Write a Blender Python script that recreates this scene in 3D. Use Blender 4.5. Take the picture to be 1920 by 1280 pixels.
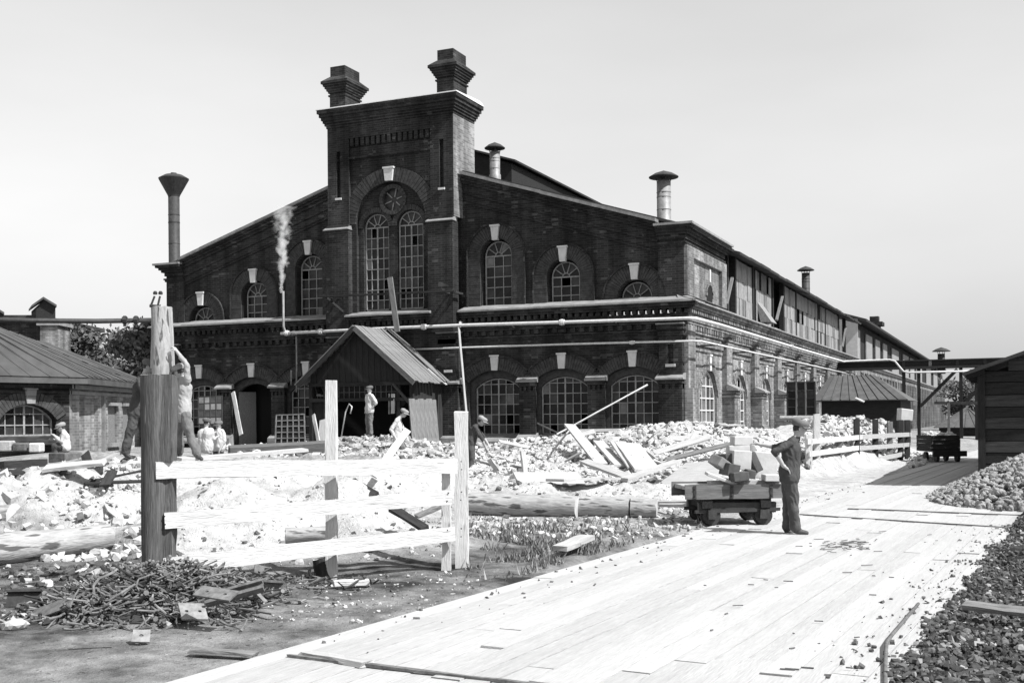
import bpy, bmesh, math, random
import numpy as np
from mathutils import Vector, Matrix, noise
from mathutils.geometry import tessellate_polygon

for o in list(bpy.data.objects): bpy.data.objects.remove(o)
S = bpy.context.scene
COL = S.collection
R = random.Random(7)

# ------------------------------------------------------------------ camera, sky, sun, exposure
FPX, CXP, CYP = 2122.0, 960.0, 783.0          # focal length and principal point in photo pixels
YAW, ROLL, EYE = math.radians(23.9), math.radians(0.5), 1.7
VD = Vector((-math.sin(YAW), math.cos(YAW), 0)); RD = Vector((math.cos(YAW), math.sin(YAW), 0)); UP = Vector((0, 0, 1))
cam = bpy.data.cameras.new('camera'); camo = bpy.data.objects.new('camera', cam); COL.objects.link(camo)
cam.sensor_width = 36; cam.lens = FPX / 1920 * 36
cam.shift_y = (CYP - 640) / 1920; cam.clip_end = 6000; cam.clip_start = 0.05
cr, sr = math.cos(ROLL), math.sin(ROLL)
rc = RD * cr - UP * sr; uc = RD * sr + UP * cr; bc = -VD
camo.matrix_world = Matrix(((rc.x, uc.x, bc.x, 0), (rc.y, uc.y, bc.y, 0), (rc.z, uc.z, bc.z, EYE), (0, 0, 0, 1)))
S.camera = camo

SUN_EL, SUN_A = math.radians(49), math.radians(10)   # the sun stands along the facade, a little in front of it
sdir = Vector((math.cos(SUN_EL) * math.cos(SUN_A), -math.cos(SUN_EL) * math.sin(SUN_A), math.sin(SUN_EL)))
W = bpy.data.worlds.new('World'); S.world = W; W.use_nodes = True
nt = W.node_tree; nt.nodes.clear()
wo = nt.nodes.new('ShaderNodeOutputWorld'); wb = nt.nodes.new('ShaderNodeBackground'); ws = nt.nodes.new('ShaderNodeTexSky')
ws.sky_type = 'NISHITA'; ws.sun_disc = False; ws.sun_elevation = SUN_EL
ws.sun_rotation = math.atan2(sdir.x, sdir.y)
ws.air_density = 5.7; ws.dust_density = 0.0; ws.ozone_density = 1.0
wbw = nt.nodes.new('ShaderNodeVectorMath'); wbw.operation = 'DOT_PRODUCT'; wbw.inputs[1].default_value = (.6, .4, 0)   # black and white photograph: the sky gives grey light
wtc = nt.nodes.new('ShaderNodeTexCoord'); wmp = nt.nodes.new('ShaderNodeMapping'); wmp.inputs['Scale'].default_value = (1.5, 1.5, 5); wnz = nt.nodes.new('ShaderNodeTexNoise'); wnz.inputs['Scale'].default_value = 1.6; wnz.inputs['Detail'].default_value = 7   # thin even veil of cloud
wmr = nt.nodes.new('ShaderNodeMapRange'); wmr.inputs[1].default_value = .3; wmr.inputs[2].default_value = .7; wmr.inputs[3].default_value = .95; wmr.inputs[4].default_value = 1.05; wmm = nt.nodes.new('ShaderNodeMath'); wmm.operation = 'MULTIPLY'
nt.links.new(wtc.outputs['Generated'], wmp.inputs[0]); nt.links.new(wmp.outputs[0], wnz.inputs[0]); nt.links.new(wnz.outputs[0], wmr.inputs[0]); nt.links.new(wmr.outputs[0], wmm.inputs[1])
nt.links.new(ws.outputs[0], wbw.inputs[0]); nt.links.new(wbw.outputs['Value'], wmm.inputs[0]); nt.links.new(wmm.outputs[0], wb.inputs[0]); nt.links.new(wb.outputs[0], wo.inputs[0])
wb.inputs[1].default_value = 0.085
sl = bpy.data.lights.new('sun', 'SUN'); sl.energy = 5.0; sl.angle = math.radians(0.53); sl.color = (1, 1, 1)
so = bpy.data.objects.new('sun', sl); COL.objects.link(so)
so.rotation_euler = sdir.to_track_quat('Z', 'Y').to_euler()
S.view_settings.view_transform = 'Standard'; S.view_settings.look = 'None'
S.view_settings.gamma = 1.0; S.view_settings.exposure = 0.7; S.view_settings.use_curve_mapping = False
S.render.engine = 'CYCLES'
S.cycles.volume_step_rate = 1.0; S.cycles.volume_bounces = 6

# ------------------------------------------------------------------ points of the place
def ray(x, y):
    dx, dy = x - CXP, CYP - y
    a, b = (dx * cr + dy * sr) / FPX, (-dx * sr + dy * cr) / FPX
    return VD + RD * a + UP * b
def PD(x, y, d): return Vector((0, 0, EYE)) + ray(x, y) * d          # at a depth
def PY(x, y, Y): r = ray(x, y); return Vector((0, 0, EYE)) + r * (Y / r.y)
def PX(x, y, X): r = ray(x, y); return Vector((0, 0, EYE)) + r * (X / r.x)
def PZ(x, y, Z=0.0): r = ray(x, y); return Vector((0, 0, EYE)) + r * ((Z - EYE) / r.z)

# ------------------------------------------------------------------ materials (the photograph is black and white: every colour is a grey)
MATS = {}
def mat(name, base, rough=0.9, var=0.25, scale=3.0, bump=0.0, bscale=None, spots=None, stretch=None, metal=0.0, coord='Object', spec=0.3, dist=0.02, fine=None, knots=False):
    """grey material: two-scale noise on the base colour, optional dark/light spots, bump"""
    m = bpy.data.materials.new(name); m.use_nodes = True; n = m.node_tree; n.nodes.clear()
    out = n.nodes.new('ShaderNodeOutputMaterial'); p = n.nodes.new('ShaderNodeBsdfPrincipled'); n.links.new(p.outputs[0], out.inputs[0])
    p.inputs['Roughness'].default_value = rough; p.inputs['Metallic'].default_value = metal
    p.inputs['Specular IOR Level'].default_value = spec
    tc = n.nodes.new('ShaderNodeTexCoord'); vec = tc.outputs[coord]
    if coord == 'World':
        pass
    if stretch:
        mp = n.nodes.new('ShaderNodeMapping'); mp.inputs['Scale'].default_value = stretch; n.links.new(vec, mp.inputs[0]); vec = mp.outputs[0]
    nz = n.nodes.new('ShaderNodeTexNoise'); nz.inputs['Scale'].default_value = scale; nz.inputs['Detail'].default_value = 8; nz.inputs['Roughness'].default_value = 0.65
    n.links.new(vec, nz.inputs[0])
    mr = n.nodes.new('ShaderNodeMapRange'); mr.inputs[1].default_value = 0.3; mr.inputs[2].default_value = 0.7
    mr.inputs[3].default_value = base * (1 - var); mr.inputs[4].default_value = base * (1 + var); n.links.new(nz.outputs[0], mr.inputs[0])
    val = mr.outputs[0]
    if fine:
        nf = n.nodes.new('ShaderNodeTexNoise'); nf.inputs['Scale'].default_value = fine[0]; nf.inputs['Detail'].default_value = 4; n.links.new(vec, nf.inputs[0])
        mf = n.nodes.new('ShaderNodeMapRange'); mf.inputs[1].default_value = .3; mf.inputs[2].default_value = .7; mf.inputs[3].default_value = 1 - fine[1]; mf.inputs[4].default_value = 1 + fine[1]; n.links.new(nf.outputs[0], mf.inputs[0])
        mu = n.nodes.new('ShaderNodeMath'); mu.operation = 'MULTIPLY'; n.links.new(val, mu.inputs[0]); n.links.new(mf.outputs[0], mu.inputs[1]); val = mu.outputs[0]
    if spots:                                        # (scale, threshold, value)
        ns = n.nodes.new('ShaderNodeTexNoise'); ns.inputs['Scale'].default_value = spots[0]; ns.inputs['Detail'].default_value = 3; n.links.new(vec, ns.inputs[0])
        ms = n.nodes.new('ShaderNodeMapRange'); ms.inputs[1].default_value = spots[1]; ms.inputs[2].default_value = spots[1] + 0.06; n.links.new(ns.outputs[0], ms.inputs[0])
        mx = n.nodes.new('ShaderNodeMix'); mx.data_type = 'FLOAT'; n.links.new(ms.outputs[0], mx.inputs[0]); n.links.new(val, mx.inputs[2]); mx.inputs[3].default_value = spots[2]; val = mx.outputs[0]
    if knots:                                        # knots and nail stains
        mk = n.nodes.new('ShaderNodeMapping'); mk.inputs['Scale'].default_value = (1.6, 5, 5); n.links.new(tc.outputs[coord], mk.inputs[0]); vk = n.nodes.new('ShaderNodeTexVoronoi'); vk.inputs['Scale'].default_value = 1.3; n.links.new(mk.outputs[0], vk.inputs[0])
        rk = n.nodes.new('ShaderNodeMapRange'); rk.inputs[1].default_value = .07; rk.inputs[2].default_value = .16; rk.inputs[3].default_value = .35; rk.inputs[4].default_value = 1.0; n.links.new(vk.outputs['Distance'], rk.inputs[0])
        mk2 = n.nodes.new('ShaderNodeMath'); mk2.operation = 'MULTIPLY'; n.links.new(val, mk2.inputs[0]); n.links.new(rk.outputs[0], mk2.inputs[1]); val = mk2.outputs[0]
    n.links.new(val, p.inputs['Base Color'])
    if bump:
        nb = n.nodes.new('ShaderNodeTexNoise'); nb.inputs['Scale'].default_value = bscale or scale * 4; nb.inputs['Detail'].default_value = 6; n.links.new(vec, nb.inputs[0])
        b = n.nodes.new('ShaderNodeBump'); b.inputs['Strength'].default_value = bump; b.inputs['Distance'].default_value = dist; n.links.new(nb.outputs[0], b.inputs['Height']); n.links.new(b.outputs[0], p.inputs['Normal'])
    MATS[name] = m
    return m

def brick_mat(name, base, light, mortar):
    m = bpy.data.materials.new(name); m.use_nodes = True; n = m.node_tree; n.nodes.clear(); L = n.links.new
    out = n.nodes.new('ShaderNodeOutputMaterial'); p = n.nodes.new('ShaderNodeBsdfPrincipled'); L(p.outputs[0], out.inputs[0])
    p.inputs['Roughness'].default_value = 0.92; p.inputs['Specular IOR Level'].default_value = 0.15
    g = n.nodes.new('ShaderNodeNewGeometry'); sp = n.nodes.new('ShaderNodeSeparateXYZ'); sn = n.nodes.new('ShaderNodeSeparateXYZ')
    L(g.outputs['Position'], sp.inputs[0]); L(g.outputs['True Normal'], sn.inputs[0])
    ab = n.nodes.new('ShaderNodeMath'); ab.operation = 'ABSOLUTE'; L(sn.outputs[0], ab.inputs[0])
    gt = n.nodes.new('ShaderNodeMath'); gt.operation = 'GREATER_THAN'; gt.inputs[1].default_value = 0.7; L(ab.outputs[0], gt.inputs[0])
    mx = n.nodes.new('ShaderNodeMix'); mx.data_type = 'FLOAT'; L(gt.outputs[0], mx.inputs[0]); L(sp.outputs[0], mx.inputs[2]); L(sp.outputs[1], mx.inputs[3])
    cb = n.nodes.new('ShaderNodeCombineXYZ'); L(mx.outputs[0], cb.inputs[0]); L(sp.outputs[2], cb.inputs[1])
    br = n.nodes.new('ShaderNodeTexBrick'); L(cb.outputs[0], br.inputs[0])
    br.inputs['Scale'].default_value = 1.0; br.inputs['Brick Width'].default_value = 0.27; br.inputs['Row Height'].default_value = 0.085
    br.inputs['Mortar Size'].default_value = 0.009; br.inputs['Mortar Smooth'].default_value = 0.2; br.inputs['Bias'].default_value = -0.35
    br.inputs['Color1'].default_value = (base * .7,) * 3 + (1,); br.inputs['Color2'].default_value = (base * 1.5,) * 3 + (1,); br.inputs['Mortar'].default_value = (mortar,) * 3 + (1,)
    # big stains and single pale bricks
    nz = n.nodes.new('ShaderNodeTexNoise'); nz.inputs['Scale'].default_value = 0.55; nz.inputs['Detail'].default_value = 6; L(g.outputs['Position'], nz.inputs[0])
    mr = n.nodes.new('ShaderNodeMapRange'); mr.inputs[1].default_value = .3; mr.inputs[2].default_value = .75; mr.inputs[3].default_value = 0.65; mr.inputs[4].default_value = 1.35; L(nz.outputs[0], mr.inputs[0])
    mu = n.nodes.new('ShaderNodeMix'); mu.data_type = 'RGBA'; mu.blend_type = 'MULTIPLY'; mu.inputs[0].default_value = 1
    L(br.outputs[0], mu.inputs[6]); L(mr.outputs[0], mu.inputs[7])
    mp = n.nodes.new('ShaderNodeMapping'); mp.inputs['Scale'].default_value = (1 / .27, 1 / .085, 1); L(cb.outputs[0], mp.inputs[0])
    fl = n.nodes.new('ShaderNodeVectorMath'); fl.operation = 'FLOOR'; L(mp.outputs[0], fl.inputs[0])
    wn = n.nodes.new('ShaderNodeTexWhiteNoise'); wn.noise_dimensions = '2D'; L(fl.outputs[0], wn.inputs[0])
    n2 = n.nodes.new('ShaderNodeTexNoise'); n2.inputs['Scale'].default_value = 1.3; n2.inputs['Detail'].default_value = 3; L(g.outputs['Position'], n2.inputs[0])
    am = n.nodes.new('ShaderNodeMath'); am.operation = 'ADD'; L(wn.outputs[0], am.inputs[0]); L(n2.outputs[0], am.inputs[1])
    th = n.nodes.new('ShaderNodeMath'); th.operation = 'GREATER_THAN'; th.inputs[1].default_value = 1.5; L(am.outputs[0], th.inputs[0])
    fx = n.nodes.new('ShaderNodeMath'); fx.operation = 'MULTIPLY'; fx.inputs[1].default_value = 0.5; L(th.outputs[0], fx.inputs[0])
    ml = n.nodes.new('ShaderNodeMix'); ml.data_type = 'RGBA'; L(fx.outputs[0], ml.inputs[0]); L(mu.outputs[2], ml.inputs[6]); ml.inputs[7].default_value = (light,) * 3 + (1,)
    mps = n.nodes.new('ShaderNodeMapping'); mps.inputs['Scale'].default_value = (2.2, 2.2, .22); L(g.outputs['Position'], mps.inputs[0]); nst = n.nodes.new('ShaderNodeTexNoise'); nst.inputs['Scale'].default_value = 1.0; nst.inputs['Detail'].default_value = 5; L(mps.outputs[0], nst.inputs[0])
    mst = n.nodes.new('ShaderNodeMapRange'); mst.inputs[1].default_value = .35; mst.inputs[2].default_value = .65; mst.inputs[3].default_value = .55; mst.inputs[4].default_value = 1.25; L(nst.outputs[0], mst.inputs[0])
    mm = n.nodes.new('ShaderNodeMix'); mm.data_type = 'RGBA'; mm.blend_type = 'MULTIPLY'; mm.inputs[0].default_value = 1; L(ml.outputs[2], mm.inputs[6]); L(mst.outputs[0], mm.inputs[7])
    L(mm.outputs[2], p.inputs['Base Color'])
    bp = n.nodes.new('ShaderNodeBump'); bp.inputs['Strength'].default_value = 0.6; bp.inputs['Distance'].default_value = 0.006; bp.invert = True
    ad = n.nodes.new('ShaderNodeMath'); ad.operation = 'ADD'
    n3 = n.nodes.new('ShaderNodeTexNoise'); n3.inputs['Scale'].default_value = 22; n3.inputs['Detail'].default_value = 4; L(g.outputs['Position'], n3.inputs[0])
    L(br.outputs['Fac'], ad.inputs[0]); L(n3.outputs[0], ad.inputs[1]); L(ad.outputs[0], bp.inputs['Height']); L(bp.outputs[0], p.inputs['Normal'])
    MATS[name] = m; return m

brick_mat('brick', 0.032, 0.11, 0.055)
brick_mat('brick_sunlit', 0.19, 0.3, 0.23)  # same brick as the front, paler to paint the sun on it
brick_mat('brick_low', 0.2, 0.3, 0.24)  # paler brick paints sun on the workshop side; its shaded front stays dark
mat('arch_brick', 0.042, var=0.5, scale=6, bump=.3, bscale=40, coord='Object')
mat('stone_white', 0.5, var=0.12, scale=5, bump=.2)
mat('zinc', 0.22, rough=0.6, var=0.3, scale=2.5, bump=.15, fine=(30, .15))
mat('roof_dark', 0.035, rough=0.7, var=0.4, scale=1.5, bump=.3)
mat('roof_metal', 0.08, rough=0.65, var=0.35, scale=2.0, bump=.2, fine=(18, .2))
mat('iron_dark', 0.035, rough=0.6, var=0.4, scale=6, bump=.3)
mat('iron_rust', 0.11, rough=0.75, var=0.5, scale=14, bump=.5, dist=.004)
mat('iron_pale', 0.2, rough=0.6, var=0.4, scale=14, bump=.3, dist=.004)
mat('sheet_metal', 0.2, rough=0.55, var=0.35, scale=4, bump=.2, metal=.2)
mat('pipe_white', 0.5, rough=0.7, var=0.18, scale=8, bump=.2)
mat('frame_paint', 0.22, rough=0.7, var=0.35, scale=9)
mat('frame_dark', 0.06, rough=0.8, var=0.4, scale=9)
mat('wood_dark', 0.026, rough=0.9, var=0.5, scale=2, stretch=(1.2, 14, 14), bump=.5, bscale=8)
mat('wood_black', 0.016, rough=0.9, var=0.5, scale=2, stretch=(1.2, 14, 14), bump=.5, bscale=8)
mat('wood_grey', 0.16, rough=0.9, var=0.4, scale=2, stretch=(1.2, 16, 16), bump=.5, bscale=8, fine=(7, .25))
mat('wood_mid', 0.1, rough=0.9, var=0.45, scale=2, stretch=(1.2, 16, 16), bump=.5, bscale=8, fine=(7, .25))
mat('wood_white', 0.4, rough=0.9, var=0.16, scale=2, stretch=(1.2, 18, 18), bump=.5, bscale=9, spots=(3.2, .70, .2), knots=True)
mat('wood_pale', 0.36, rough=0.9, var=0.2, scale=2, stretch=(1.2, 18, 18), bump=.4, bscale=9, spots=(3.5, .68, .25))
mat('whitewash', 0.5, rough=0.9, var=0.12, scale=2, stretch=(1.2, 14, 14), bump=.5, bscale=9, spots=(3.2, .66, .22), knots=True, fine=(5, .14))
mat('bark', 0.30, rough=0.95, var=0.6, scale=3, stretch=(1, 6, 6), bump=.8, bscale=10, spots=(3.5, .6, .1))
mat('log_end', 0.4, rough=0.9, var=.2, scale=6)
mat('lime', 0.44, rough=0.95, var=0.14, scale=6, bump=.6, bscale=20, spots=(9, .66, .35))
mat('lime_b', 0.32, rough=0.95, var=0.25, scale=6, bump=.6, bscale=20)
mat('rubble_dark', 0.1, rough=0.95, var=0.5, scale=6, bump=.6, bscale=20)
mat('cobble', 0.24, rough=0.9, var=0.35, scale=5, bump=.4, bscale=20)
mat('cobble_dark', 0.1, rough=0.9, var=0.45, scale=5, bump=.4, bscale=20)
mat('leaf', 0.07, rough=0.7, var=0.5, scale=0.8)
mat('leaf_pale', 0.11, rough=0.7, var=0.5, scale=0.8)
mat('grass', 0.12, rough=0.8, var=0.6, scale=3)
mat('cloth_white', 0.45, rough=0.95, var=0.12, scale=4, bump=.2, bscale=60)
mat('cloth_pale', 0.3, rough=0.95, var=0.2, scale=6, bump=.3, bscale=60)
mat('cloth_dark', 0.05, rough=0.95, var=0.3, scale=6, bump=.3, bscale=60)
mat('cloth_mid', 0.13, rough=0.95, var=0.35, scale=6, bump=.3, bscale=60)
mat('cap_pale', 0.24, rough=0.95, var=0.2, scale=9)
mat('cap_dark', 0.10, rough=0.95, var=0.3, scale=9)
mat('skin', 0.34, rough=0.6, var=0.15, scale=9)
mat('hair', 0.03, rough=0.7, var=0.3, scale=9)
mat('leather', 0.05, rough=0.6, var=0.4, scale=9)
mat('ceramic', 0.03, rough=0.3, var=0.2, scale=9)
mat('glass_dark', 0.010, rough=0.15, var=0.5, scale=1.5, spec=0.22)
mat('glass_dusty', 0.035, rough=0.35, var=0.6, scale=2.5, spec=0.25)
mat('glass_pale', 0.12, rough=0.4, var=0.4, scale=2.5, spec=0.4)
mat('wood_clad', 0.21, rough=.9, var=.3, scale=2, stretch=(3, 3, 1), bump=.3, fine=(9, .25), spots=(1.5, .62, .16))
mat('wood_clad_b', 0.12, rough=.9, var=.35, scale=2, stretch=(3, 3, 1), bump=.3, fine=(9, .25))
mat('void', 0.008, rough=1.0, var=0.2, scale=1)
M = MATS

# ------------------------------------------------------------------ mesh helpers
class MB:
    def __init__(s): s.v = []; s.f = []; s.mi = []; s.cur = 0
    def add(s, vs, fs):
        b = len(s.v); s.v += [tuple(p) for p in vs]; s.f += [tuple(b + i for i in f) for f in fs]; s.mi += [s.cur] * len(fs); return s
    def hexa(s, p): return s.add(p, ((0, 3, 2, 1), (4, 5, 6, 7), (0, 1, 5, 4), (1, 2, 6, 5), (2, 3, 7, 6), (3, 0, 4, 7)))
    def box(s, x0, x1, y0, y1, z0, z1):
        return s.hexa([(x0, y0, z0), (x1, y0, z0), (x1, y1, z0), (x0, y1, z0), (x0, y0, z1), (x1, y0, z1), (x1, y1, z1), (x0, y1, z1)])
    def tube(s, p0, p1, r0, r1=None, n=10, caps=True):
        r1 = r0 if r1 is None else r1; p0, p1 = Vector(p0), Vector(p1); d = (p1 - p0).normalized()
        a = d.orthogonal().normalized(); b = d.cross(a)
        vs = [p0 + (a * math.cos(2 * math.pi * i / n) + b * math.sin(2 * math.pi * i / n)) * r0 for i in range(n)] + [p1 + (a * math.cos(2 * math.pi * i / n) + b * math.sin(2 * math.pi * i / n)) * r1 for i in range(n)]
        fs = [(i, (i + 1) % n, n + (i + 1) % n, n + i) for i in range(n)]
        if caps: fs += [tuple(range(n - 1, -1, -1)), tuple(range(n, 2 * n))]
        return s.add(vs, fs)
    def path(s, pts, r, n=8):
        pts = [Vector(p) for p in pts]; rs = r if isinstance(r, (list, tuple)) else [r] * len(pts); rings = []; ref = None
        for i, p in enumerate(pts):
            d = (pts[min(i + 1, len(pts) - 1)] - pts[max(i - 1, 0)]).normalized()
            a = d.orthogonal().normalized() if ref is None else (ref - d * ref.dot(d)).normalized(); ref = a; b = d.cross(a)
            rings.append([p + (a * math.cos(2 * math.pi * k / n) + b * math.sin(2 * math.pi * k / n)) * rs[i] for k in range(n)])
        vs = [v for r_ in rings for v in r_]
        fs = [(i * n + k, i * n + (k + 1) % n, (i + 1) * n + (k + 1) % n, (i + 1) * n + k) for i in range(len(pts) - 1) for k in range(n)]
        fs += [tuple(range(n - 1, -1, -1)), tuple((len(pts) - 1) * n + k for k in range(n))]
        return s.add(vs, fs)
    def lathe(s, prof, c=(0, 0, 0), n=16):
        vs = []; fs = []; m = len(prof)
        for k in range(n):
            a = 2 * math.pi * k / n
            vs += [(c[0] + r * math.cos(a), c[1] + r * math.sin(a), c[2] + z) for r, z in prof]
        for k in range(n):
            for j in range(m - 1): fs.append((k * m + j, ((k + 1) % n) * m + j, ((k + 1) % n) * m + j + 1, k * m + j + 1))
        return s.add(vs, fs)
    # --- in a wall plane: pl(u, z, o) -> world point, o = outwards
    def pbox(s, pl, u0, u1, z0, z1, o0, o1):
        return s.hexa([pl(u0, z0, o0), pl(u1, z0, o0), pl(u1, z0, o1), pl(u0, z0, o1), pl(u0, z1, o0), pl(u1, z1, o0), pl(u1, z1, o1), pl(u0, z1, o1)])
    def ppoly(s, pl, poly, o0, o1):
        n = len(poly); vs = [pl(u, z, o1) for u, z in poly] + [pl(u, z, o0) for u, z in poly]
        return s.add(vs, [tuple(range(n)), tuple(range(2 * n - 1, n - 1, -1))] + [(i, n + i, n + (i + 1) % n, (i + 1) % n) for i in range(n)])
    def pstrip(s, pl, a, b, o0, o1):
        """solid between two polylines a (inner) and b (outer) with as many points"""
        for i in range(len(a) - 1):
            q = [a[i], a[i + 1], b[i + 1], b[i]]; s.ppoly(pl, q, o0, o1)
        return s
    def pwall(s, pl, outer, holes, o, depth):
        loops = [outer] + holes; flat = [p for l in loops for p in l]
        tri = tessellate_polygon([[Vector((u, z, 0)) for u, z in l] for l in loops])
        s.add([pl(u, z, o) for u, z in flat], [tuple(t) for t in tri])
        for l in loops:
            n = len(l); s.add([pl(u, z, o) for u, z in l] + [pl(u, z, o - depth) for u, z in l], [(i, (i + 1) % n, n + (i + 1) % n, n + i) for i in range(n)])
        return s
    def build(s, name, material, parent=None, smooth=False, bevel=0.0, mats=None):
        me = bpy.data.meshes.new(name)
        L = Vector(parent['_o']) if parent is not None and '_o' in parent.keys() else Vector((0, 0, 0))
        me.from_pydata([(v[0] - L.x, v[1] - L.y, v[2] - L.z) for v in s.v], [], s.f)
        for mm in (mats or [material]): me.materials.append(M[mm] if isinstance(mm, str) else mm)
        if mats: me.polygons.foreach_set('material_index', s.mi)
        bm = bmesh.new(); bm.from_mesh(me); bmesh.ops.recalc_face_normals(bm, faces=bm.faces); bm.to_mesh(me); bm.free()
        if smooth: me.shade_smooth() if hasattr(me, 'shade_smooth') else None
        o = bpy.data.objects.new(name, me); COL.objects.link(o)
        if parent is not None: o.parent = parent
        if bevel:
            md = o.modifiers.new('bevel', 'BEVEL'); md.width = bevel; md.segments = 1; md.limit_method = 'ANGLE'
        return o

def tag(o, label=None, cat=None, group=None, kind=None):
    if label: o['label'] = label
    if cat: o['category'] = cat
    if group: o['group'] = group
    if kind: o['kind'] = kind
    return o
def thing(name, label, cat, loc=(0, 0, 0), rz=0.0, group=None, local=False):
    """Empty at the base; parts are written in world coordinates unless local"""
    o = bpy.data.objects.new(name, None); COL.objects.link(o); o.empty_display_size = 0.2
    o.location = loc; o.rotation_euler = (0, 0, rz); tag(o, label, cat, group)
    if not local: o['_o'] = list(loc)
    return o
def place(o, parent, mtx):
    o.parent = parent; o.matrix_local = mtx
def frame_from(p0, p1, upv=Vector((0, 0, 1))):
    p0, p1 = Vector(p0), Vector(p1); x = (p1 - p0).normalized(); y = Vector(upv).cross(x)
    if y.length < 1e-4: y = Vector((0, 1, 0)).cross(x)
    y.normalize(); z = x.cross(y)
    return Matrix(((x.x, y.x, z.x, p0.x), (x.y, y.y, z.y, p0.y), (x.z, y.z, z.z, p0.z), (0, 0, 0, 1)))
def board(name, p0, p1, w, t, material, parent=None, upv=(0, 0, 1), rough=0.004, segs=4, seed=None, taper=1.0):
    """a sawn board from p0 to p1 (its axis); w = width across, t = thickness along upv"""
    rr = random.Random(seed if seed is not None else R.random())
    off = Vector(parent['_o']) if parent is not None and '_o' in parent.keys() else Vector((0, 0, 0))
    p0, p1 = Vector(p0) - off, Vector(p1) - off; L = (p1 - p0).length; mb = MB(); vs = []
    for i in range(segs + 1):
        x = L * i / segs; k = 1 + (taper - 1) * i / segs; j = lambda: rr.uniform(-rough, rough)
        vs += [(x + (j() * 3 if i in (0, segs) else 0), -w * k / 2 + j(), -t / 2 + j()), (x + (j() * 3 if i in (0, segs) else 0), w * k / 2 + j(), -t / 2 + j()), (x, w * k / 2 + j(), t / 2 + j()), (x, -w * k / 2 + j(), t / 2 + j())]
    fs = [(3, 2, 1, 0), tuple(segs * 4 + q for q in (0, 1, 2, 3))]
    for i in range(segs):
        for q in range(4): fs.append((i * 4 + q, i * 4 + (q + 1) % 4, i * 4 + 4 + (q + 1) % 4, i * 4 + 4 + q))
    mb.add(vs, fs); o = mb.build(name, material)
    m = frame_from(p0, p1, Vector(upv))
    if parent is not None: place(o, parent, m)
    else: o.matrix_world = m
    return o
def log(name, p0, p1, r0, r1, material='bark', parent=None, n=18, segs=10, rough=.06, end='log_end', seed=1):
    rr = random.Random(seed); p0, p1 = Vector(p0), Vector(p1); L = (p1 - p0).length; mb = MB(); vs = []
    ph = [rr.uniform(0, 6.28) for _ in range(4)]
    for i in range(segs + 1):
        t = i / segs; r = r0 + (r1 - r0) * t
        for k in range(n):
            a = 2 * math.pi * k / n
            rad = r * (1 + rough * (math.sin(2 * a + ph[0] + t * 2) * .6 + math.sin(3 * a + ph[1]) * .4 + math.sin(t * 9 + ph[2]) * .5) + rr.uniform(-rough, rough) * .35)
            vs.append((L * t + rr.uniform(-.01, .01), rad * math.cos(a), rad * math.sin(a)))
    mb.add(vs, [(i * n + k, i * n + (k + 1) % n, (i + 1) * n + (k + 1) % n, (i + 1) * n + k) for i in range(segs) for k in range(n)])
    mb.cur = 1; mb.add([vs[k] for k in range(n)], [tuple(range(n))]); mb.add([vs[segs * n + k] for k in range(n)], [tuple(range(n))])
    o = mb.build(name, None, mats=[material, end]); m = frame_from(p0, p1)
    for pl_ in o.data.polygons: pl_.use_smooth = len(pl_.vertices) == 4
    if parent is not None: place(o, parent, m)
    else: o.matrix_world = m
    return o
def copy_tree(o, parent=None):
    c = o.copy(); COL.objects.link(c)
    if parent is not None: c.parent = parent
    for ch in [q for q in bpy.data.objects if q.parent == o]: copy_tree(ch, c)
    return c
_ICO = {}
def ico(level):
    if level not in _ICO:
        bm = bmesh.new(); bmesh.ops.create_icosphere(bm, subdivisions=level, radius=1.0)
        _ICO[level] = ([v.co.copy() for v in bm.verts], [tuple(v.index for v in f.verts) for f in bm.faces]); bm.free()
    return _ICO[level]
def lump(mb, c, r, rr, level=1, flat=(1, 1, .75), jag=.28):
    vs, fs = ico(level); rot = Matrix.Rotation(rr.uniform(0, 6.28), 3, Vector((rr.uniform(-1, 1), rr.uniform(-1, 1), rr.uniform(-1, 1) + .01)).normalized())
    sx, sy, sz = [f * rr.uniform(.7, 1.3) for f in flat]
    out = []
    for v in vs:
        k = 1 + rr.uniform(-jag, jag); p = rot @ Vector((v.x * sx * k, v.y * sy * k, v.z * sz * k)); out.append(Vector(c) + p * r)
    mb.add(out, fs)
def chip(mb, c, r, rr):
    """angular broken piece"""
    sx, sy, sz = rr.uniform(.6, 1.5), rr.uniform(.5, 1.0), rr.uniform(.2, .75); rot = Matrix.Rotation(rr.uniform(0, 6.28), 3, 'Z') @ Matrix.Rotation(rr.gauss(0, .5), 3, 'X') @ Matrix.Rotation(rr.gauss(0, .5), 3, 'Y')
    mb.hexa([Vector(c) + rot @ Vector((x * sx * rr.uniform(.55, 1.1), y * sy * rr.uniform(.55, 1.1), z * sz * rr.uniform(.6, 1.1))) * r for z in (-1, 1) for x, y in ((-1, -1), (1, -1), (1, 1), (-1, 1))])
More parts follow.
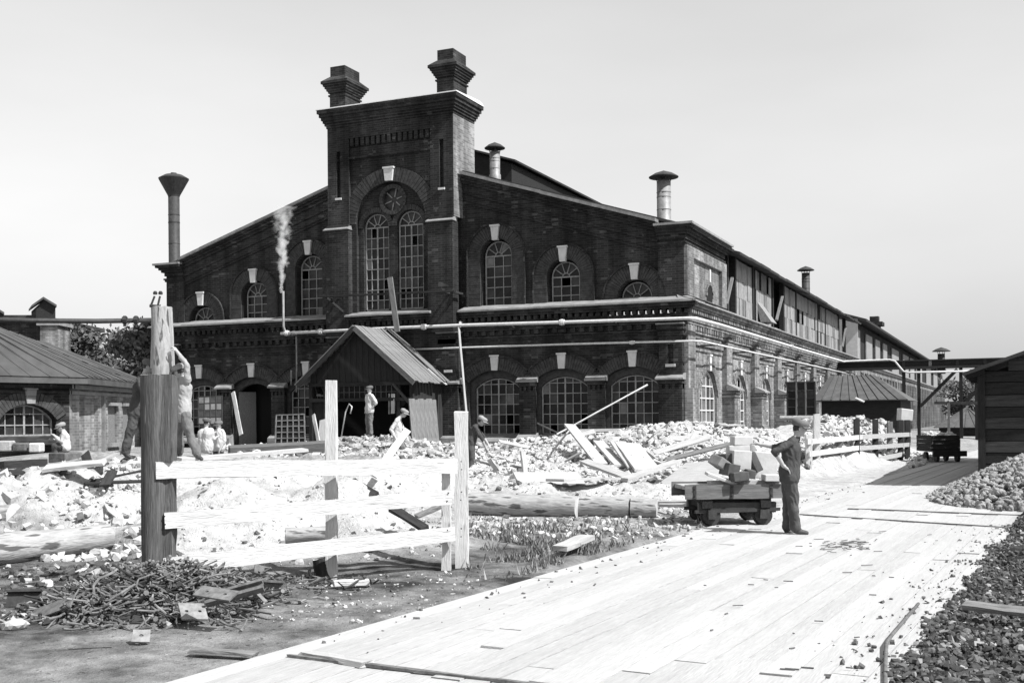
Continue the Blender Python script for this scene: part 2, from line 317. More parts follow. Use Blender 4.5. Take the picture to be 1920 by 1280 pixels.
# ------------------------------------------------------------------ ground: one sheet, heights and soil from control points
def roadL(y): return -5.436 + 0.067 * y
CP = []
def cz(alb, *pts):
    for x, y, z in pts: p = PZ(x, y, z); CP.append((p.x, p.y, z, alb))
def cd(alb, *pts):
    for x, y, d in pts: p = PD(x, y, d); CP.append((p.x, p.y, p.z, alb))
def cw(alb, *pts):
    for x, y, z in pts: CP.append((x, y, z, alb))
cz(.30, (0, 1270, -.03), (250, 1265, -.03), (420, 1200, -.03), (560, 1180, -.03), (700, 1125, -.03), (330, 1230, -.03))
cz(.16, (0, 1130, .03), (120, 1100, .05), (290, 1110, .03), (0, 1180, 0), (640, 1095, -.04), (480, 1100, 0), (720, 1100, -.02))
cz(.20, (760, 1070, 0), (860, 1066, 0), (850, 1085, -.02))
cz(.66, (330, 1040, .06), (450, 1035, .08), (600, 1018, .08), (750, 1000, .1), (840, 995, .06))
cz(.74, (330, 960, .5), (500, 955, .5), (700, 950, .48), (820, 940, .3), (420, 900, .85), (640, 900, .82))
cz(.74, (330, 872, .93), (500, 868, .95), (700, 866, .92), (800, 872, .8))
cz(.20, (30, 1075, .0), (120, 1060, .03), (230, 1050, .05))
cz(.60, (110, 995, .3), (230, 990, .25), (0, 965, .42), (100, 925, .7), (220, 905, .85), (0, 890, .95), (110, 878, 1.0), (235, 868, .98))
cz(.22, (900, 1000, .04), (1000, 1010, .02), (1150, 1000, .0), (1060, 1030, 0), (960, 1040, 0))
cz(.5, (1250, 985, .0), (900, 972, .1), (1080, 975, .06), (1230, 968, .04), (1300, 960, .05))
cz(.62, (900, 905, .42), (1000, 905, .45), (1150, 905, .4), (1280, 905, .42), (1330, 930, .2), (1440, 930, .05))
cz(.5, (885, 882, .42), (960, 880, .45), (930, 860, .5), (860, 850, .6))
cd(.62, (980, 826, 34), (1060, 820, 34), (1130, 816, 34), (1215, 800, 34), (1250, 806, 33.5), (1270, 794, 33.2), (1290, 791, 33), (1310, 794, 33), (1345, 812, 32), (1400, 852, 28), (1440, 872, 26), (1480, 880, 27))
cd(.62, (1000, 872, 27), (1100, 878, 26.5), (1200, 880, 26.5), (1330, 880, 26), (1150, 845, 30), (1290, 845, 29.5))
cz(.55, (1515, 900, 0), (1600, 880, 0), (1700, 864, 0), (1480, 910, 0))
cd(.62, (1550, 786, 35.5), (1560, 784, 36.5), (1600, 784, 38), (1640, 782, 40.5), (1690, 782, 43.5), (1570, 800, 35.2), (1620, 798, 38.6), (1680, 798, 42.4), (1735, 840, 45))
cd(.45, (690, 820, 39), (640, 832, 37), (745, 838, 34), (850, 832, 35), (560, 838, 34), (480, 850, 30), (400, 862, 26))
cw(.35, *[(x, 38.4, .55) for x in (-34, -31, -28, -25, -22, -19, -16, -13, -10.5)])
cw(.4, (-16, 20, .9), (-20, 22, .88), (-24, 24, .85), (-14, 22, .85), (-18, 27, .8), (-28, 28, .8), (-32, 34, .7), (-24, 32, .75), (-40, 30, .8), (-45, 45, .6))
cw(.4, (-9.8, 42, .5), (-9.8, 50, .4), (-9, 60, .25), (-8, 75, .1), (-6, 52, .3), (-4, 60, .05), (-8, 120, 0), (-5, 100, 0))
cw(.09, (-.6, 6.5, .03), (-.4, 8, .06), (-.3, 9.5, .05), (-.2, 11, .05), (0, 13, .05), (.2, 16, .05), (.9, 7, .25), (1.2, 9, .3), (.9, 14, .2), (1.4, 18, .25), (2.6, 8, .7), (2.8, 14, .8), (2.6, 20, .8), (4, 10, 1.1), (4, 18, 1.2), (.1, 6.2, 0.12), (.5, 10.5, .15))
cw(.5, (1.0, 22, .25), (1.5, 24, .5), (3, 24, 1.0), (.5, 26, .1))
cw(.4, (-1, 35, 0), (3, 30, .1), (3, 45, .0), (-1, 60, 0), (10, 40, 0), (-2, 90, 0))
for (xa, ya, da), (xb, yb, db), r_ in (((870, 946, 19.6), (1083, 951, 19.1), .2), ((1087, 948, 19.3), (1240, 953, 19.0), .18), ((-60, 1036, 13.2), (203, 1008, 14.4), .2)):
    for i in range(9):                                # beds of the lying logs
        p = PD(xa, ya, da).lerp(PD(xb, yb, db), i / 8); n_ = -VD
        for k, zz_ in ((0, p.z - r_ * .8), (.5, p.z - r_ * .95), (1.0, p.z - r_)): q = p + n_ * k; CP.append((q.x, q.y, max(-.03, zz_), .4 if xa > 0 else .2))
for x, y, d in ((380, 905, 31), (415, 900, 33), (440, 895, 32), (350, 905, 30)): p = PD(x, y, d); CP.append((p.x, p.y, .05, .4))
CPA = np.array(CP)
def ground_field(X, Y, k=9):
    out = np.zeros((len(X), 2))
    for s in range(0, len(X), 20000):
        x = X[s:s + 20000, None]; y = Y[s:s + 20000, None]
        d2 = (x - CPA[None, :, 0]) ** 2 + (y - CPA[None, :, 1]) ** 2 + .04
        w = 1 / d2 ** 1.6; w /= w.sum(1)[:, None]
        out[s:s + 20000, 0] = w @ CPA[:, 2]; out[s:s + 20000, 1] = w @ CPA[:, 3]
    return out
def gfe(X, Y):
    z = ground_field(X, Y)[:, 0]; e = np.where(Y > 17, np.clip((roadL(Y) - X - np.where(Y > 28, 1.2, .5)) / np.where(Y > 28, 1.3, 2.2), 0, 1), 1.0); e = np.where(X > -1, 1.0, e); return np.where(z > 0, z * (e * e * (3 - 2 * e)), z)
def on_road(X, Y):
    l = -5.436 + 0.067 * Y; r = l + 4.3
    return np.clip(np.minimum(X - l, r - X) / .25 + .5, 0, 1) * np.clip((120 - Y) / 5, 0, 1)
def gz(x, y, bumpy=False):
    z = gfe(np.array([x]), np.array([y]))[0]; m = float(on_road(np.array([x]), np.array([y]))[0])
    return z * (1 - m) + m * 0.0
def axis(a, b, step, lo, hi):
    c = list(np.arange(a, b + 1e-6, step)); s = step; v = a; left = []
    while v > lo: s *= 1.25; v -= s; left.append(v)
    s = step; v = b; right = []
    while v < hi: s *= 1.25; v += s; right.append(v)
    return np.array(left[::-1] + c + right)
gx = axis(-19, 4, .085, -1500, 1500); gy = axis(5, 34, .085, -800, 3000)
GX, GY = np.meshgrid(gx, gy); fx, fy = GX.ravel(), GY.ravel()
gf = ground_field(fx, fy); onr = on_road(fx, fy)
far = np.clip((np.hypot(fx + 10, fy - 30) - 60) / 60, 0, 1)
zz = gf[:, 0] * (1 - far); al = gf[:, 1] * (1 - far) + .3 * far
edge = np.where(fy > 17, np.clip((roadL(fy) - fx - np.where(fy > 28, 1.2, .5)) / np.where(fy > 28, 1.3, 2.2), 0, 1), 1.0); edge = np.where(fx > -1, 1.0, edge); zz = np.where(zz > 0, zz * (edge * edge * (3 - 2 * edge)), zz)
nz1 = np.zeros(len(fx))
near = (fx > -24) & (fx < 6) & (fy > 3) & (fy < 40)
for i in np.nonzero(near)[0]:
    p = Vector((fx[i], fy[i], 0)); a = al[i]
    amp = min(1, max(0, (zz[i] + .02) * 2.0 + .12))
    nz1[i] = (noise.noise(p * 1.1) * .09 + noise.noise(p * 2.3 + Vector((7, 0, 0))) * .08 + noise.noise(p * 5.0) * .05 + noise.noise(p * 11.0) * .03 + max(0, noise.noise(p * 4.7) - .15) * .12 - max(0, noise.noise(p * 7.3 + Vector((3, 3, 0))) - .3) * .25) * amp
nz1 *= (1 - onr)
zz = np.where(onr > .999, -.07, (zz + nz1) * (1 - onr) + onr * -.07)
me = bpy.data.meshes.new('ground'); nxg, nyg = len(gx), len(gy)
ii = np.arange(nxg * nyg).reshape(nyg, nxg); fcs = np.stack([ii[:-1, :-1], ii[:-1, 1:], ii[1:, 1:], ii[1:, :-1]], -1).reshape(-1, 4)
me.from_pydata(np.stack([fx, fy, zz], 1).tolist(), [], fcs.tolist())
at = me.attributes.new('soil', 'FLOAT', 'POINT'); at.data.foreach_set('value', al.astype(np.float32))
me.shade_smooth()
def ground_mat():
    m = bpy.data.materials.new('ground'); m.use_nodes = True; n = m.node_tree; L = n.links.new; p = n.nodes['Principled BSDF']; p.inputs['Roughness'].default_value = .97; p.inputs['Specular IOR Level'].default_value = .1
    a = n.nodes.new('ShaderNodeAttribute'); a.attribute_name = 'soil'; g = n.nodes.new('ShaderNodeNewGeometry')
    def nse(sc, det=6): q = n.nodes.new('ShaderNodeTexNoise'); q.inputs['Scale'].default_value = sc; q.inputs['Detail'].default_value = det; q.inputs['Roughness'].default_value = .65; L(g.outputs['Position'], q.inputs[0]); return q.outputs[0]
    def mr(i, a0, a1, b0, b1): q = n.nodes.new('ShaderNodeMapRange'); q.inputs[1].default_value = a0; q.inputs[2].default_value = a1; q.inputs[3].default_value = b0; q.inputs[4].default_value = b1; L(i, q.inputs[0]); return q.outputs[0]
    def mt(op, x, y): q = n.nodes.new('ShaderNodeMath'); q.operation = op; [L(v, q.inputs[i]) if not isinstance(v, float) else setattr(q.inputs[i], 'default_value', v) for i, v in enumerate((x, y))]; return q.outputs[0]
    # patchy boundary between lime and soil
    s = mt('ADD', a.outputs['Fac'], mr(nse(1.6), .3, .7, -.16, .16))
    base = mr(s, .1, .62, .03, .43)
    base = mt('MULTIPLY', base, mr(nse(7.0), .3, .7, .72, 1.22))
    sp = mr(nse(17.0, 3), .62, .68, 1.0, .34)                 # dark crumbs
    base = mt('MULTIPLY', base, sp)
    sp2 = mr(nse(26.0, 2), .70, .74, 0.0, .2)                # pale chips
    base = mt('MINIMUM', mt('ADD', base, sp2), .46)
    L(base, p.inputs['Base Color'])
    b = n.nodes.new('ShaderNodeBump'); b.inputs['Strength'].default_value = .8; b.inputs['Distance'].default_value = .03; L(mt('ADD', nse(14.0), nse(45.0, 3)), b.inputs['Height']); L(b.outputs[0], p.inputs['Normal'])
    return m
me.materials.append(ground_mat()); go = bpy.data.objects.new('ground', me); COL.objects.link(go); tag(go, kind='structure')

# ------------------------------------------------------------------ plank road
road = bpy.data.objects.new('plank_road', None); COL.objects.link(road); tag(road, kind='structure'); road['_o'] = [0, 0, 0]
mat('plank_a', 0.365, rough=.9, var=.10, scale=2, stretch=(1.0, 12, 12), bump=.35, bscale=9, fine=(9, .08), spots=(2.2, .74, .26))
mat('plank_b', 0.34, rough=.9, var=.12, scale=2, stretch=(1.0, 12, 12), bump=.35, bscale=9, fine=(9, .1), spots=(2.0, .72, .24))
mat('plank_c', 0.385, rough=.9, var=.08, scale=2, stretch=(1.0, 12, 12), bump=.3, bscale=9, fine=(9, .1))
bedm = MB(); bedm.add([(roadL(4.6) + .05, 4.6, -.04), (roadL(4.6) + 4.25, 4.6, -.04), (roadL(115) + 4.25, 115, -.04), (roadL(115) + .05, 115, -.04)], [(0, 1, 2, 3)])
bedm.build('road_bed', 'wood_mid', road)
rd = Vector((.067, 1, 0)).normalized(); rn = Vector((1, -.067, 0)).normalized(); wcol = 0.0; ci = 0
while wcol < 4.1:
    w = R.choice((.2, .22, .24)); y = 3.4 - R.uniform(0, 4)
    while y < 64:
        Ln = R.uniform(5.0, 7.5) * (1 if y < 24 else 2.6)
        y0 = max(y, 4.6); y1 = y + Ln - R.choice((.004, .008, .02))
        if y1 > 5.2:
            b0 = Vector((roadL(0), 0, 0)) + rd * y0 + rn * (wcol + w / 2); b1 = Vector((roadL(0), 0, 0)) + rd * y1 + rn * (wcol + w / 2)
            dz = R.uniform(-.009, .007)
            board('plank', b0 + Vector((0, 0, -.022 + dz)), b1 + Vector((0, 0, -.022 + dz + R.uniform(-.004, .004))), w - R.choice((.003, .004, .005, .008, .018)), .05, R.choice(('plank_a', 'plank_a', 'plank_b', 'plank_c')), road, rough=.0025, segs=3)
        y += Ln
    wcol += w; ci += 1
#@@BUILDING
# ------------------------------------------------------------------ the brick factory
MID = -22.2
def mir(x): return 2 * MID - x
fac = thing('brick_factory', 'large dark brick factory hall with stepped gable, central tower and two tower chimneys', 'factory', (MID, 39, 0))
def front(Y): return lambda u, z, o: (u, Y - o, z)
def side(X): return lambda u, z, o: (X + o, u, z)
def arcpts(cx, a, zs, rise, n=14):
    Rr = (a * a + rise * rise) / (2 * rise); cz_ = zs + rise - Rr; t = math.asin(min(1, a / Rr))
    if rise > a: t = math.pi - t
    return [(cx + Rr * math.sin(-t + 2 * t * i / n), cz_ + Rr * math.cos(-t + 2 * t * i / n)) for i in range(n + 1)]   # left -> right
def opening(cx, a, z0, zs, rise, n=14): return [(cx - a, z0), (cx + a, z0)] + arcpts(cx, a, zs, rise, n)[::-1]
def arch_top(x, cx, a, zs, rise):
    Rr = (a * a + rise * rise) / (2 * rise); return zs + rise - Rr + math.sqrt(max(0, Rr * Rr - (x - cx) ** 2))
def voussoirs(mb, pl, cx, a, zs, rise, th, o0, o1, n, gap=.12, skip=None):
    Rr = (a * a + rise * rise) / (2 * rise); cz_ = zs + rise - Rr; t = math.asin(min(1, a / Rr))
    for i in range(n):
        a0 = -t + 2 * t * (i + gap / 2) / n; a1 = -t + 2 * t * (i + 1 - gap / 2) / n; j = R.uniform(-.012, .012)
        P = lambda r, an: (cx + r * math.sin(an), cz_ + r * math.cos(an))
        mb.ppoly(pl, [P(Rr, a0), P(Rr, a1), P(Rr + th, a1), P(Rr + th, a0)], o0, o1 + j)
def window(parent, pl, cx, a, z0, zs, rise, cols, rows, o, fan=0, big=True, panes=True, mats=('glass_dark', 'glass_dusty'), bar=.035, paint='frame_paint', seed=0, miss=.06):
    """window part: frame with glazing bars; every pane a sub-part"""
    rr = random.Random(seed); fm = MB(); semi = fan > 0
    ztop = lambda x: arch_top(x, cx, a, zs, rise)
    fm.pbox(pl, cx - a, cx + a, z0, z0 + bar * 1.6, o - .05, o)
    for sx in (-1, 1): fm.pbox(pl, cx + sx * a - (bar * 1.6 if sx > 0 else 0), cx + sx * a + (bar * 1.6 if sx < 0 else 0), z0, zs, o - .05, o)
    A = arcpts(cx, a, zs, rise, 14); Bq = arcpts(cx, a - bar * 1.5, zs, rise - bar * 1.5, 14); fm.pstrip(pl, Bq, A, o - .05, o)
    xs = [cx - a + 2 * a * i / cols for i in range(cols + 1)]
    H = (zs if semi else zs + rise * .4); zr = [z0 + (H - z0) * j / rows for j in range(rows + 1)]
    for i in range(1, cols):
        k = 1.9 if (big and cols % 2 == 0 and i == cols // 2) else 1
        fm.pbox(pl, xs[i] - bar * k / 2, xs[i] + bar * k / 2, z0, (zs if semi else ztop(xs[i])), o - .04, o - .003 * (1 + i % 2))
    for j in range(1, rows + 1):
        k = 1.6 if semi and j == rows else 1
        fm.pbox(pl, cx - a, cx + a, zr[j] - bar * k / 2, zr[j] + bar * k / 2, o - .04, o - .002)
    if semi:
        hub = a * .28
        for i in range(1, fan):
            an = math.pi * i / fan; c_, s_ = math.cos(an), math.sin(an); n_ = (-s_ * bar / 2, c_ * bar / 2)
            fm.ppoly(pl, [(cx + c_ * hub + n_[0], zs + s_ * hub + n_[1]), (cx + c_ * a * .98 + n_[0], zs + s_ * a * .98 + n_[1]), (cx + c_ * a * .98 - n_[0], zs + s_ * a * .98 - n_[1]), (cx + c_ * hub - n_[0], zs + s_ * hub - n_[1])], o - .04, o - .002)
        fm.pstrip(pl, arcpts(cx, hub - bar, zs, hub - bar, 8), arcpts(cx, hub, zs, hub, 8), o - .04, o - .001)
    w = fm.build('window', paint, parent)
    w['_o'] = parent['_o']; w.matrix_parent_inverse = Matrix.Identity(4)
    def pane(poly):
        pm = MB(); t = rr.uniform(-.006, .006); po = o - .045
        ml = mats[0] if rr.random() < .62 else mats[1]
        if rr.random() < miss: return
        if rr.random() < .05: ml = 'glass_pale'
        f = [pl(u, z, po + t * (1 if k % 2 else -1)) for k, (u, z) in enumerate(poly)]; n = len(f)
        bk = [pl(u, z, po - .006) for u, z in poly]
        pm.add(f + bk, [tuple(range(n)), tuple(range(2 * n - 1, n - 1, -1))] + [(i, (i + 1) % n, n + (i + 1) % n, n + i) for i in range(n)])
        pm.build('pane', ml, w)
    if panes:
        for i in range(cols):
            for j in range(rows): pane([(xs[i], zr[j]), (xs[i + 1], zr[j]), (xs[i + 1], zr[j + 1] if not (j == rows - 1 and not semi) else min(zr[j + 1], ztop(xs[i + 1]))), (xs[i], zr[j + 1] if not (j == rows - 1 and not semi) else min(zr[j + 1], ztop(xs[i])))])
            if not semi:
                pp = [(xs[i], H), (xs[i + 1], H)]; pp = [(u, min(z, ztop(u))) for u, z in pp]
                top = [(xs[i + 1] - (xs[i + 1] - xs[i]) * q / 3, ztop(xs[i + 1] - (xs[i + 1] - xs[i]) * q / 3)) for q in range(4)]
                if max(z for u, z in top) > H + .03: pane(pp + [(u, max(z, H + .001)) for u, z in top])
        if semi:
            for i in range(fan):
                a0, a1 = math.pi * i / fan, math.pi * (i + 1) / fan
                pane([(cx, zs), (cx + a * math.cos(a0), zs + a * math.sin(a0)), (cx + a * math.cos((a0 + a1) / 2), zs + a * math.sin((a0 + a1) / 2)), (cx + a * math.cos(a1), zs + a * math.sin(a1))])
    else:
        pm = MB(); pm.ppoly(pl, opening(cx, a, z0, zs, rise), o - .06, o - .045); pm.build('pane', mats[0], w)
    return w
def keystone(pl, cx, zb, zt, wb_, wt, o0, o1, m='stone_white', parent=None):
    mb = MB(); mb.ppoly(pl, [(cx - wb_ / 2, zb), (cx + wb_ / 2, zb), (cx + wt / 2, zt - .07), (cx - wt / 2, zt - .07)], o0, o1)
    mb.ppoly(pl, [(cx - wt / 2 - .03, zt - .068), (cx + wt / 2 + .03, zt - .068), (cx + wt / 2 + .03, zt), (cx - wt / 2 - .03, zt)], o0, o1 + .03)
    mb.build('keystone', m, parent or fac)

FL = front(39.0)                                     # lower storey wall plane
LW = [-12.5, -15.23, -17.95]; LWL = [mir(x) for x in LW]
XR, XL = -10.62, mir(-10.62)
holes = [opening(c, 1.12, 1.0 if i != 4 else .5, 3.05, .45) for i, c in enumerate(LW + LWL)]
w = MB(); w.pwall(FL, [(XL, .1), (XR, .1), (XR, 5.2), (XL, 5.2)], holes, 0, .2)
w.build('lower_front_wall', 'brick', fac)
for i, c in enumerate(LW + LWL):                     # recessed inner arch order, voussoirs, keystone, sill
    z0 = 1.0 if i != 4 else .5
    a = MB(); a.pwall(FL, opening(c, 1.115, z0 + .005, 3.05, .445), [opening(c, .95, z0 + .08, 2.83, .40)], -.17, .2); a.build('inner_arch', 'arch_brick', fac)
    v = MB(); voussoirs(v, FL, c, 1.13, 3.05, .46, .5, -.05, .05, 27); v.build('voussoir_arch', 'arch_brick', fac)
    hd = MB(); A = arcpts(c, 1.42, 3.33, .67, 16); Bq = arcpts(c, 1.46, 3.37, .73, 16)
    hd.pstrip(FL, A, Bq, 0, .11); hd.build('hood_mould', 'brick', fac)
    keystone(FL, c, 3.5, 4.08, .24, .33, .0, .13)
    if i != 4:
        s_ = MB(); s_.hexa([FL(c - 1.1, .72, 0), FL(c + 1.1, .72, 0), FL(c + 1.1, .72, .28), FL(c - 1.1, .72, .28), FL(c - 1.1, 1.05, -.15), FL(c + 1.1, 1.05, -.15), FL(c + 1.1, .82, .28), FL(c - 1.1, .82, .28)]); s_.build('window_sill', 'zinc', fac)
        window(fac, FL, c, .93, 1.06, 2.83, .38, 6, 5, -.27, seed=i, bar=.03)
vb = MB(); vb.pbox(FL, XL + .3, XR - .3, .2, 5.0, -1.2, -1.15); vb.build('dark_backing', 'void', fac)
# door opening at the left (third bay): half-open leaves
dc = LWL[1]
dl = MB(); dl.hexa([FL(dc - .93, .55, -.25), FL(dc - .55, .55, -.9), FL(dc - .5, .55, -.9), FL(dc - .88, .55, -.22), FL(dc - .93, 2.9, -.25), FL(dc - .55, 2.9, -.9), FL(dc - .5, 2.9, -.9), FL(dc - .88, 2.9, -.22)]); dl.build('door_leaf', 'wood_grey', fac)
# piers between the lower windows, each with stone cap and slotted corbel
def pier(pl, c, hw, z0, zcap, parent, capw=.08, o=.14, slots=3, capm='zinc', bm='brick'):
    p = MB(); p.pbox(pl, c - hw, c + hw, z0, zcap - .32, 0.002, o); p.pbox(pl, c - hw - .03, c + hw + .03, z0, z0 + .7, 0.003, o + .06)
    n = slots * 2 + 1
    for i in range(n):
        if i % 2 == 0: p.pbox(pl, c - hw + 2 * hw * i / n, c - hw + 2 * hw * (i + 1) / n, zcap - .32, zcap - .14, 0.001, o)
    p.pbox(pl, c - hw, c + hw, zcap - .319, zcap - .141, 0.001, o - .07)
    p.pbox(pl, c - hw - .02, c + hw + .02, zcap - .14, zcap, 0.004, o + .05); p.build('pier', bm, parent)
    k = MB(); k.hexa([pl(c - hw - capw, zcap, 0), pl(c + hw + capw, zcap, 0), pl(c + hw + capw, zcap, o + .16), pl(c - hw - capw, zcap, o + .16), pl(c - hw - capw, zcap + .24, 0.0), pl(c + hw + capw, zcap + .24, 0.0), pl(c + hw + capw, zcap + .06, o + .16), pl(c - hw - capw, zcap + .06, o + .16)])
    k.build('pier_cap', capm, parent)
    if z0 < 1:
        b_ = MB(); b_.hexa([pl(c - hw - .06, z0, 0), pl(c + hw + .06, z0, 0), pl(c + hw + .06, z0, o + .25), pl(c - hw - .06, z0, o + .25), pl(c - hw - .06, 1.15, .01), pl(c + hw + .06, 1.15, .01), pl(c + hw + .06, .95, o + .2), pl(c - hw - .06, .95, o + .2)]); b_.build('pier_base', 'zinc', parent)
for c in [(LW[0] + LW[1]) / 2, (LW[1] + LW[2]) / 2]:
    for q in (c, mir(c)): pier(FL, q, .33, .2, 3.02, fac)
def corner_pier(pl, c, hw, parent, bm='brick'):
    pier(pl, c, hw, .2, 3.0, parent, o=.26, slots=3, bm=bm)
    u = MB(); u.pwall(pl, [(c - hw, 3.0), (c + hw, 3.0), (c + hw, 4.95), (c - hw, 4.95)], [[(c - .1, 3.55), (c + .1, 3.55), (c + .1, 4.25), (c - .1, 4.25)]], .16, .16)
    u.pbox(pl, c - .1, c + .1, 3.55, 4.25, -.01, .04); u.pbox(pl, c - hw - .03, c + hw + .03, 4.55, 4.72, 0, .2); u.pbox(pl, c - hw - .06, c + hw + .06, 4.78, 4.95, 0, .25)
    u.build('corner_pier', bm, parent)
    s_ = MB(); s_.pbox(pl, c - .17, c + .17, 3.45, 3.55, 0, .26); s_.build('niche_sill', 'stone_white', parent)
    s_ = MB(); s_.pbox(pl, c - hw - .08, c + hw + .08, 4.952, 5.0, 0, .3); s_.build('pier_capital', 'zinc', parent)
for c in (XR - .44, mir(XR - .44)): corner_pier(FL, c, .43, fac)
for c in (-19.72, mir(-19.72)): corner_pier(front(38.75), c, .42, fac)
# cornice between the storeys: bands, two dentil rows, sloped zinc ledge
def cornice(pl, u0, u1, parent, e0=0, e1=0, bm='brick'):
    b_ = MB()
    for z0, z1, o in ((4.42, 4.5, .06), (4.5, 4.56, .1), (4.72, 4.8, .07), (5.0, 5.1, .14), (5.1, 5.2, .18), (5.2, 5.36, .14), (5.52, 5.6, .32), (5.6, 5.72, .4)):
        b_.pbox(pl, u0 - (o if e0 else 0), u1 + (o if e1 else 0), z0, z1 - .002, -.05, o)
    b_.build('cornice', bm, parent)
    d = MB(); n = int(abs(u1 - u0) / .27)
    for i in range(n):
        q = u0 + (i + .5) * (u1 - u0) / n; d.pbox(pl, q - .075, q + .075, 5.36, 5.52, .0, .28 + R.uniform(-.01, .01))
    n = int(abs(u1 - u0) / .36)
    for i in range(n):
        q = u0 + (i + .5) * (u1 - u0) / n; d.pbox(pl, q - .09, q + .09, 4.82, 4.998, .0, .12 + R.uniform(-.01, .01))
    d.build('dentil_course', bm, parent)['kind'] = 'stuff'
    l = MB(); U0 = u0 - (.55 if e0 else 0); U1 = u1 + (.55 if e1 else 0)
    ns = max(1, int((U1 - U0) / 1.6))
    for i in range(ns):
        a0 = U0 + (U1 - U0) * i / ns; a1 = U0 + (U1 - U0) * (i + 1) / ns; j = R.uniform(-.012, .012)
        k0 = .0 if not (e0 and i == 0) else .55; k1 = .0 if not (e1 and i == ns - 1) else .55
        l.add([pl(a0, 5.722, .5), pl(a1, 5.722, .5), pl(a1, 5.78 + j, .5), pl(a0, 5.78 + j, .5), pl(a0 + k0, 6.0 + j, -.25), pl(a1 - k1, 6.0 + j, -.25), pl(a0, 5.722, 0), pl(a1, 5.722, 0)], [(0, 1, 2, 3), (3, 2, 5, 4), (0, 6, 7, 1), (1, 7, 5, 2), (0, 3, 4, 6)])
    l.build('ledge', 'zinc', parent)
cornice(FL, -19.3, XR + .02, fac, 0, 1); cornice(FL, XL - .02, mir(-19.3), fac, 1, 0)
# upper storey gable wall
FU = front(39.22)
UW = [(-12.46, 6.02, .57, 7.23), (-15.22, 6.93, .57, 8.05), (-17.97, 7.89, .57, 9.04)]   # centre, springing, half width, keystone top
SL = .313
def gz_(x): return 8.1 + SL * (min(abs(x - XR), abs(x - XL)) if XL < x < XR else 0)
uh = []
for c, zs, a, kt in UW:
    for q in (c, mir(c)): uh.append(opening(q, a + .06, 5.6, zs, a + .06, 16))
w = MB(); w.pwall(FU, [(XL + .1, 5.55), (XR - .1, 5.55), (XR - .1, 8.2), (-19.3, 8.2 + SL * 8.7), (mir(-19.3), 8.2 + SL * 8.7), (XL + .1, 8.2)], uh, 0, .3)
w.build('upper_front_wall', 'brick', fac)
for k, (c, zs, a, kt) in enumerate(UW):
    for q in (c, mir(c)):
        h = MB(); voussoirs(h, FU, q, a + .09, zs, a + .09, .5, 0, .075, 30)
        for sx in (-1, 1):                            # legs of the hood go down to the ledge in courses
            z = zs
            while z > 5.9: h.pbox(FU, q + sx * (a + .09) if sx > 0 else q - a - .59, q + a + .59 if sx > 0 else q - a - .09, max(5.8, z - .085) + .006, z, 0, .075 + R.uniform(-.006, .006)); z -= .085
        h.build('window_arch', 'arch_brick', fac)
        o_ = MB(); o_.pstrip(FU, arcpts(q, a + .6, zs, a + .6, 20), arcpts(q, a + .66, zs, a + .66, 20), 0, .13)
        for sx in (-1, 1): o_.pbox(FU, q + sx * (a + .63) - .03, q + sx * (a + .63) + .03, 5.85, zs, 0, .13)
        o_.build('hood_mould', 'brick', fac)
        keystone(FU, q, kt - .58, kt, .22, .34, 0, .17)
        rows = {0: 0, 1: 3, 2: 5}[k]
        if rows: window(fac, FU, q, a, 5.9, zs, a, 3, rows, -.22, fan=5, seed=40 + k + (9 if q < MID else 0), bar=.032, miss=.08)
        else: window(fac, FU, q, a, 5.85, zs, a, 3, 1, -.22, fan=5, seed=40 + k, bar=.03)
vb = MB(); vb.add([FU(XL + .4, 5.6, -1.0), FU(XR - .4, 5.6, -1.0), FU(XR - .4, 8.0, -1.0), FU(MID, 11.4, -1.0), FU(XL + .4, 8.0, -1.0)], [(0, 1, 2, 3, 4)]); vb.build('dark_backing', 'void', fac)
# raking cornice
def rake(sx):
    b_ = MB(); x0 = XR - .95 if sx > 0 else mir(XR - .95); x1 = -19.3 if sx > 0 else mir(-19.3)
    zz_ = lambda x, k: 8.42 + SL * (abs(x - (XR if sx > 0 else XL))) + k
    for k0, k1, o in ((-1.15, -1.05, .06), (-1.05, -.8, .1), (-.8, -.72, .16), (-.72, -.42, .12), (-.42, -.3, .2), (-.3, -.2, .28), (-.2, -.1, .36)):
        b_.ppoly(FU, [(x0, zz_(x0, k0)), (x1, zz_(x1, k0)), (x1, zz_(x1, k1 - .003)), (x0, zz_(x0, k1 - .003))], -.1, o)
    b_.build('raking_cornice', 'brick', fac)
    c_ = MB(); n = 7
    for i in range(n):
        a0 = x0 + (x1 - x0) * i / n; a1 = x0 + (x1 - x0) * (i + 1) / n; j = R.uniform(-.01, .01)
        c_.ppoly(FU, [(a0, zz_(a0, -.098) + j), (a1, zz_(a1, -.098) + j), (a1, zz_(a1, .02) + j), (a0, zz_(a0, .02) + j)], -.3, .46)
    c_.build('gable_coping', 'sheet_metal', fac)
rake(1); rake(-1)
